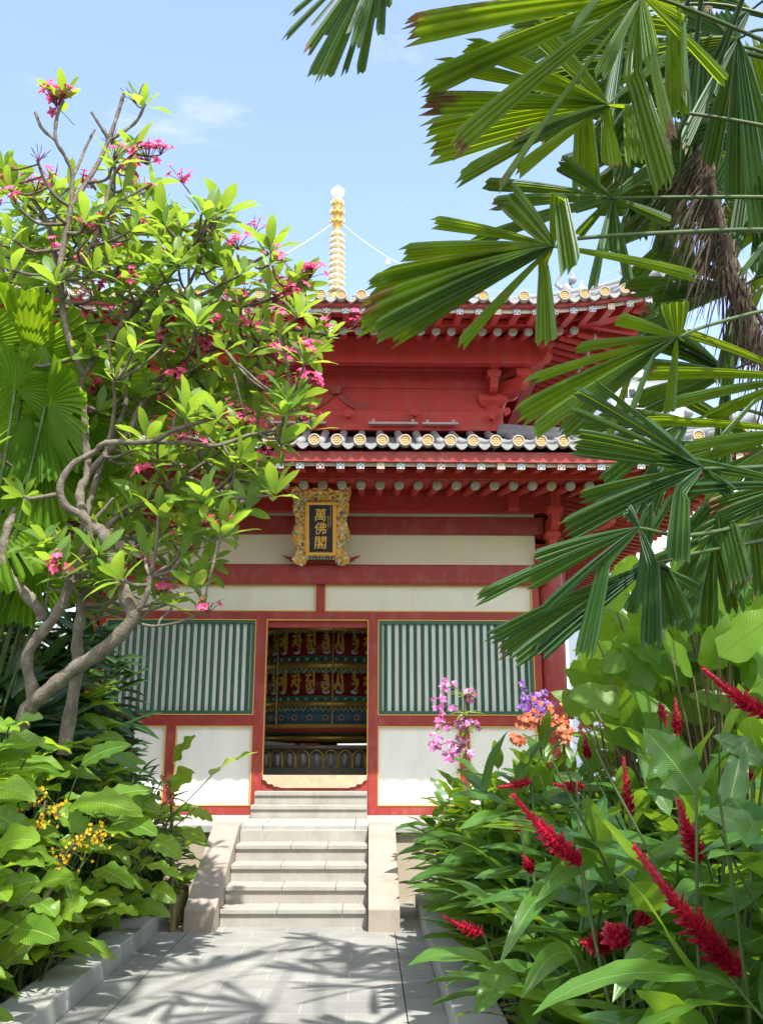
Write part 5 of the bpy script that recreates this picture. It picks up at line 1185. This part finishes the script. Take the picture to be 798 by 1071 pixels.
for root, c, smb, lmb in bcl:
    for k in range(54):
        for tr in range(30):
            b0 = c+V((rl.uniform(-.2, .2), rl.uniform(-.2, .2), .06)); out = V((rl.uniform(-.25, .8), rl.uniform(-.85, .3), 0)); p = b0+out*rl.uniform(.2, .55)+V((0, 0, rl.uniform(.14, 1.75)))
            px, py = project(p)
            if py > prof_y(topL, px)+rl.uniform(4, 50)*(1 if rl.random()<.6 else 3) and p.x < -1.70+.06*(c.y > 8) and px < 238: break
        else: continue
        a = math.atan2(out.y, out.x)+rl.uniform(-.7, .7); d = V((math.cos(a), math.sin(a), rl.uniform(-.05, .55))); L = rl.uniform(.20, .44)
        stalk_leaf(smb, lmb, b0, p, d, UPV+V((0, -.3, 0))+V((rl.uniform(-.3, .3), rl.uniform(-.3, .3), 0)), L, L*rl.uniform(.38, .48), rl.uniform(.4, 1.1), rl, wave=.2, fold=.24)
for bx, by, tx, ty, Y0, Y1, w in LH+[(221, 812, 270, 787, 8.4, 8.2, 27)]:
    p0, p1 = at(bx, by, Y0), at(tx, ty, Y1); root, c, smb, lmb = min(bcl, key=lambda t: (t[1]-V((p0.x, p0.y, 0))).length)
    smb.tube(spline([c+V((0, 0, .06)), V((lerp(c.x, p0.x, .5), lerp(c.y, p0.y, .5), p0.z*.6)), p0], 6), [.011]*6+[.005]*7, 5)
    if bx == 221: root['label'] = 'broad leaved plant holding one big leaf high against the white wall panel'
    arc_leaf(lmb, p0, p1, ray_n(p0, .6, rl), sc(w, p0)*1.15, .08, P_OVATE, 12, 6, .26, .22, rl)
for root, c, smb, lmb in bcl: lmb.build('foliage', L_HELI, root); smb.build('stems', m_stem, root)

# tall backlit canna leaves on the right, behind the ginger
rc = random.Random(41)
CH = [(654, 701, 664, 655, 34), (675, 731, 690, 700, 38), (758, 667, 757, 634, 50), (767, 611, 776, 560, 42), (645, 640, 640, 600, 30), (720, 620, 735, 570, 40), (740, 600, 750, 545, 40), (790, 640, 795, 590, 40), (640, 670, 625, 640, 24), (700, 660, 720, 630, 34), (610, 720, 600, 690, 22), (630, 715, 615, 690, 26), (770, 560, 790, 520, 44), (735, 650, 715, 600, 34), (795, 690, 770, 660, 40), (690, 640, 685, 600, 30), (650, 620, 665, 580, 30), (620, 660, 612, 635, 20), (780, 720, 750, 690, 36), (710, 700, 725, 670, 34), (665, 690, 700, 680, 24), (630, 690, 655, 700, 24), (605, 750, 590, 720, 20), (760, 590, 735, 560, 34)]
ccl = []
for ci, (x, y) in enumerate([(2.0, 5.6), (2.6, 5.9), (2.3, 6.6), (3.0, 6.6), (2.2, 7.6), (2.9, 7.6), (2.6, 8.6), (3.4, 8.2), (3.3, 5.4)]):
    lab = {0: 'tall canna with round backlit leaves just behind the red ginger', 4: 'tall canna clump standing beside the red corner column'}.get(ci, 'tall canna clump with glowing yellow green leaves behind the ginger')
    root = empty('canna', (x, y, .08), lab, 'canna', 'tall cannas behind the red ginger'); ccl.append((root, V((x, y, 0)), MB(), MB()))
topC = [(560, 735), (600, 700), (625, 640), (660, 610), (700, 585), (740, 555), (798, 520), (900, 500)]
for root, c, smb, lmb in ccl:
    for k in range(60):
        for tr in range(40):
            b0 = c+V((rc.uniform(-.2, .2), rc.uniform(-.2, .2), .06)); p = b0+V((rc.uniform(-.4, .3), rc.uniform(-.4, .2), rc.uniform(.8, 2.9))); px, py = project(p)
            if py > prof_y(topC, px)+rc.uniform(25, 90) and py < 780: break
        else: continue
        d = V((rc.uniform(-.8, .5), rc.uniform(-.7, .2), rc.uniform(.1, 1))); L = rc.uniform(.32, .48)
        stalk_leaf(smb, lmb, b0, p, d, V((rc.uniform(-.5, .5), -.8, .6)), L, L*rc.uniform(.42, .55), rc.uniform(.2, .9), rc, wave=.14)
for bx, by, tx, ty, w in CH:
    Y0 = rc.uniform(5.4, 6.4); p0, p1 = at(bx, by, Y0), at(tx, ty, Y0-rc.uniform(.0, .2)); root, c, smb, lmb = min(ccl, key=lambda t: (t[1]-V((p0.x, p0.y, 0))).length)
    smb.tube(spline([c+V((0, 0, .06)), V((lerp(c.x, p0.x, .5), lerp(c.y, p0.y, .5), p0.z*.6)), p0], 6), [.012]*6+[.006]*7, 5)
    arc_leaf(lmb, p0, p1, ray_n(p0, .15, rc, .3), sc(w, p0)*1.1, .05, P_OVATE, 10, 6, .14, .14, rc)
for root, c, smb, lmb in ccl: lmb.build('foliage', L_CANNA, root); smb.build('stems', m_stemb, root)

# ------------------------------------------------------------------ shrubs behind
rs = random.Random(51)
def shrub(name, x, y, h, r, lab, cat, grp, L, Wd, n, lm, prof=P_OVATE, droop=.5, trunk=True):
    root = empty(name, (x, y, .0), lab, cat, grp); b = MB(); s = MB(); tips = []
    for k in range(7):
        a = rs.uniform(0, 6.28); e = V((x+r*.6*math.cos(a), y+r*.6*math.sin(a), h*rs.uniform(.55, .95))); P = spline([V((x+rs.uniform(-.1, .1), y+rs.uniform(-.1, .1), 0)), V((x, y, 0)).lerp(e, .5)+V((0, 0, .15*h)), e], 5); s.tube(P, [lerp(.03, .01, i/10) for i in range(len(P))], 6); tips += P[4:]
    for k in range(n):
        while True:
            u = V((rs.uniform(-1, 1), rs.uniform(-1, 1), rs.uniform(-1, 1)))
            if .35 < u.length < 1: break
        p = V((x+u.x*r, y+u.y*r, h*.55+u.z*h*.45)); 
        if math.sin(p.x*4.1+p.z*3.3)*math.sin(p.y*3.7+p.z*2.9) < -.45: continue
        d = V((u.x+rs.uniform(-.5, .5), u.y+rs.uniform(-.5, .5), rs.uniform(-.2, .8))); l = L*rs.uniform(.7, 1.2)
        leaf(b, p, d, UPV+V((0, -.4, 0)), l, l*Wd, droop*rs.uniform(.5, 1.6), prof, 5, 2, .2, .1, rs)
    b.build('foliage', lm, root); s.build('branches', m_stemb, root)
for i, (x, y, h, r) in enumerate([(-3.75, 9.5, 4.7, .95), (-2.95, 9.5, 2.7, .55), (-2.75, 7.2, 2.0, .5), (-2.95, 8.6, 2.3, .6), (-3.4, 8.5, 3.6, .85), (-4.4, 9.4, 5.0, .9), (-3.1, 7.6, 2.2, .6), (-3.8, 7.5, 3.0, .8), (-6.6, 13.5, 4.6, 1.4), (-5.3, 9.3, 4.6, 1.0)]):
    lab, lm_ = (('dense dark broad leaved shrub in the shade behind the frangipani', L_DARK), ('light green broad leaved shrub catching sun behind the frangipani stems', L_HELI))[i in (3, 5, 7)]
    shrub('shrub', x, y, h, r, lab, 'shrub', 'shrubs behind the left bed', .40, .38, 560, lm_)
for x, y, h, r in ((-6.7, 14.5, 6.6, 1.5), (-8.2, 18.0, 7.4, 2.0)):
    shrub('tree', x, y, h, r, 'leafy green tree beyond the left side of the pagoda', 'tree', 'trees left of the pagoda', .55, .42, 700, L_HELI)
for i, (x, y, h, r) in enumerate([(2.85, 9.3, 2.9, .6), (3.25, 8.7, 2.7, .8), (3.9, 9.5, 3.2, .9), (3.1, 7.2, 2.4, .7), (5.4, 12.0, 3.2, 1.3), (7.2, 16.5, 4.0, 1.8), (2.9, 6.1, 2.2, .6), (4.6, 11.2, 2.8, 1.1)]):
    shrub('shrub', x, y, h, r, 'green broad leaved shrub behind the tall cannas', 'shrub', 'shrubs behind the right bed', .40, .42, 380, L_HELI)
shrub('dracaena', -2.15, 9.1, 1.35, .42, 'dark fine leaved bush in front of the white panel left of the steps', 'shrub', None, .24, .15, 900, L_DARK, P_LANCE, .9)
# orchids
def sprays(root, pts, n, m_, s, m2=None):
    for c, r in pts:
        f = MB(); c = V(c)
        for i in range(n):
            p = c+V((rs.gauss(0, r*.5), rs.gauss(0, r*.35), rs.gauss(0, r*.45))); d = V((rs.uniform(-.5, .5), -1, rs.uniform(-.3, .6))).normalized(); x = d.orthogonal().normalized(); y = d.cross(x)
            f.mi = 1; f.tube([c.lerp(p, .2), c.lerp(p, .6)-UPV*.006, p-d*.004], [.002, .0018, .0015], 4); f.mi = 0
            for k in range(5):
                a = k*2*PI/5+rs.uniform(-.1, .1)+i; e = x*math.cos(a)+y*math.sin(a); f.rnd = rs.choice((0, .1, .2, .9)) if k % 2 else rs.uniform(0, .5)
                blade(f, [p, p+e*s*.5+d*s*.15, p+e*s], d, s*.75, lambda t: (.3, 1, .2)[int(t*2+.01)], 2, .1)
        f.build('flower_spray', [m_, m_stem], root)
def orchid(name, lab, cat, base, top, pts, n, m_, s, leaves=30, lr=.14):
    root = empty(name, base, lab, cat); b = MB(); l = MB(); P = spline([V(base), V(base).lerp(V(top), .5)+V((.03, 0, 0)), V(top)], 6); b.tube(P, [.022]*7+[.012]*6, 6)
    for c, r in pts:
        k = min(P, key=lambda p: (p-V(c)).length); b.tube(spline([k, k.lerp(V(c), .5)+V((0, 0, .04)), V(c)], 3), .004, 4)
    for i in range(leaves):
        p = P[rs.randint(4, len(P)-1)]; a = rs.uniform(0, 6.28); d = V((math.cos(a), math.sin(a)-.3, rs.uniform(-.1, .8))); leaf(l, p, d, UPV, lr*rs.uniform(.7, 1.3), lr*.24, rs.uniform(.3, 1.2), P_STRAP, 5, 2, .4, 0, rs)
    b.build('stem', m_stemb, root); l.build('foliage', L_HELI, root); sprays(root, pts, n, m_, s)
Yo = 8.6; A = lambda x, y, dy=0: tuple(at(x, y, Yo+dy))
orchid('orchid', 'pink and white orchid sprays standing before the right lattice window', 'orchid', (at(482, 800, Yo).x, Yo, .08), A(486, 728), [(A(466, 720), .10), (A(466, 738), .10), (A(492, 729), .09), (A(462, 757), .13), (A(485, 755), .12), (A(475, 778), .10), (A(455, 780), .07), (A(484, 790), .08), (A(470, 793), .05)], 9, m_orch, .034, 60, .15)
orchid('orchid', 'violet orchid cluster at the foot of the red corner column', 'orchid', (at(565, 790, 8.4).x, 8.4, .08), tuple(at(562, 742, 8.4)), [(tuple(at(558, 734, 8.3)), .14), (tuple(at(562, 742, 8.3)), .12)], 26, m_purple, .034, 14, .2)
orchid('orchid', 'orange and salmon orchid sprays spread out beside the violet ones', 'orchid', (at(585, 800, 8.0).x, 8.0, .08), tuple(at(588, 755, 8.0)), [(tuple(at(550, 752, 8.0)), .12), (tuple(at(575, 752, 7.9)), .13), (tuple(at(598, 742, 7.9)), .15), (tuple(at(607, 722, 7.9)), .12), (tuple(at(590, 765, 7.8)), .10), (tuple(at(540, 775, 8)), .06), (tuple(at(612, 752, 7.9)), .09)], 26, m_orange, .026, 14, .2)
Yy = 5.7
orchid('orchid', 'yellow orchid spray arching through the broad leaves on the left', 'orchid', (-2.35, Yy, .08), tuple(at(50, 845, Yy)), [(tuple(at(38, 832, Yy-.3)), .06), (tuple(at(45, 846, Yy-.3)), .09), (tuple(at(40, 860, Yy-.3)), .06), (tuple(at(18, 853, Yy-.4)), .05), (tuple(at(60, 850, Yy-.3)), .05)], 14, m_yelp, .0105, 6)
orchid('orchid', 'lower yellow orchid spray nearer the steps among broad leaves', 'orchid', (-2.3, 6.0, .08), tuple(at(80, 885, 5.8)), [(tuple(at(103, 868, 5.7)), .08), (tuple(at(108, 880, 5.7)), .08), (tuple(at(90, 876, 5.6)), .08), (tuple(at(72, 890, 5.6)), .09), (tuple(at(66, 902, 5.6)), .06), (tuple(at(85, 884, 5.6)), .06)], 14, m_yelp, .0105, 6)
orchid('orchid', 'small salmon flowers beside the dark fine leaved bush', 'flowers', (at(182, 860, 8.7).x, 8.7, .08), tuple(at(178, 822, 8.7)), [(tuple(at(176, 828, 8.6)), .07), (tuple(at(178, 840, 8.6)), .05), (tuple(at(174, 812, 8.6)), .04)], 7, m_salmon, .022, 8)
# ------------------------------------------------------------------ bits on the beds
rb = random.Random(61); b = MB()
for i in range(1500):
    if i % 2: x, y = rb.uniform(-3.2, -2.08), rb.uniform(4.3, 9.8)
    else: x, y = rb.uniform(.77, 1.6), rb.uniform(2.4, 9.8)
    r = rb.uniform(.012, .04); b.rnd = rb.random(); b.blob((x, y, .07+.3*r), r, r*rb.uniform(.7, 1.2), r*.7, 6, 4)
o = b.build('pebbles', m_pebble, kind='stuff')
r_ = empty('rock', (-2.45, 5.35, .08), 'rough brown rock low in the left bed behind the kerb', 'rock'); b = MB()
vs = []; b.blob((-2.42, 5.4, .17), .15, .13, .17, 12, 8); b.v = [(x+.02*math.sin(z*40+y*30), y+.02*math.sin(x*37+z*21), z+.02*math.sin(x*31)) for x, y, z in b.v]; b.build('stone', mat('brown_rock', (.16, .10, .065), .95, .4, 9, .8, 30), r_)
for i in range(6):
    px = 181+i*2.4; p = at(px, 962-i*1.0, 8.75+i*.14); h = .22+.05*(i % 2)
    b = MB(); b.tube([(p.x, p.y, .0), (p.x, p.y, h)], .030, 10); b.tube([(p.x, p.y, h*.5), (p.x, p.y, h*.5+.012)], .034, 10)
    o = b.build('bamboo_stake', mat('bamboo', (.20, .17, .07), .6, .3, 15) if i == 0 else bpy.data.materials['bamboo']); tag(o, 'short cut bamboo stake of the low edging beside the left cheek wall', 'stake', 'bamboo edging stakes')
# ------------------------------------------------------------------ buildings beyond
wb = empty('white_building', (15, 34, 0), 'plain white building far behind the fronds on the right', 'building'); mw_ = mat('white_render', (.80, .81, .82), .8, .04, 1)
x0 = at(640, 420, 34).x; x1 = at(722, 420, 34).x; z1 = at(690, 396, 34).z; z2 = at(770, 478, 34).z
b = MB(); b.box((x0, 34, 0), (x1, 44, z1)); w_ = b.build('wall', mw_, wb)
b = MB(); b.box((x1+.01, 33.5, 0), (x1+22, 44, z2)); b.build('wall', mw_, wb)
b = MB(); b.box((x0-.2, 33.8, z1), (x1+.2, 44.2, z1+.25)); b.build('parapet', mw_, wb)
m_glass = mat('dark_glass', (.04, .05, .06), .2, .1, 3)
for px, py in ((777, 548), (740, 560), (657, 412), (690, 430)):
    Yw = 33.5 if px > 722 else 34; c = at(px, py, Yw); b = MB(); b.box((c.x-.28, Yw-.03, c.z-.2), (c.x+.28, Yw+.05, c.z+.2)); o = b.build('window', m_glass, wb)
    b = MB(); b.box((c.x-.33, Yw-.05, c.z-.26), (c.x+.33, Yw-.035, c.z-.2)); b.box((c.x-.01, Yw-.05, c.z-.2), (c.x+.01, Yw-.035, c.z+.2)); b.build('frame', m_white, o)
gb = empty('gallery', (-8.5, 22, 0), 'low red walled gallery with a dark tiled roof in the shade at the left edge', 'building')
b = MB(); b.box((-16, 21, 0), (-1, 24, 3.3)); b.build('wall', m_red, gb)
b = MB(); b.add([(-16.5, 20.2, 3.2), (-.5, 20.2, 3.2), (-.5, 22.5, 4.4), (-16.5, 22.5, 4.4), (-16.5, 20.2, 3.1), (-.5, 20.2, 3.1), (-.5, 22.5, 4.3), (-16.5, 22.5, 4.3)], [(0, 1, 2, 3), (7, 6, 5, 4), (0, 4, 5, 1), (1, 5, 6, 2), (3, 2, 6, 7), (0, 3, 7, 4)])
for i in range(64): b.tube([(-16.4+i*.25, 20.15, 3.22), (-16.4+i*.25, 22.5, 4.43)], .07, 8)
b.build('roof', m_tile, gb)
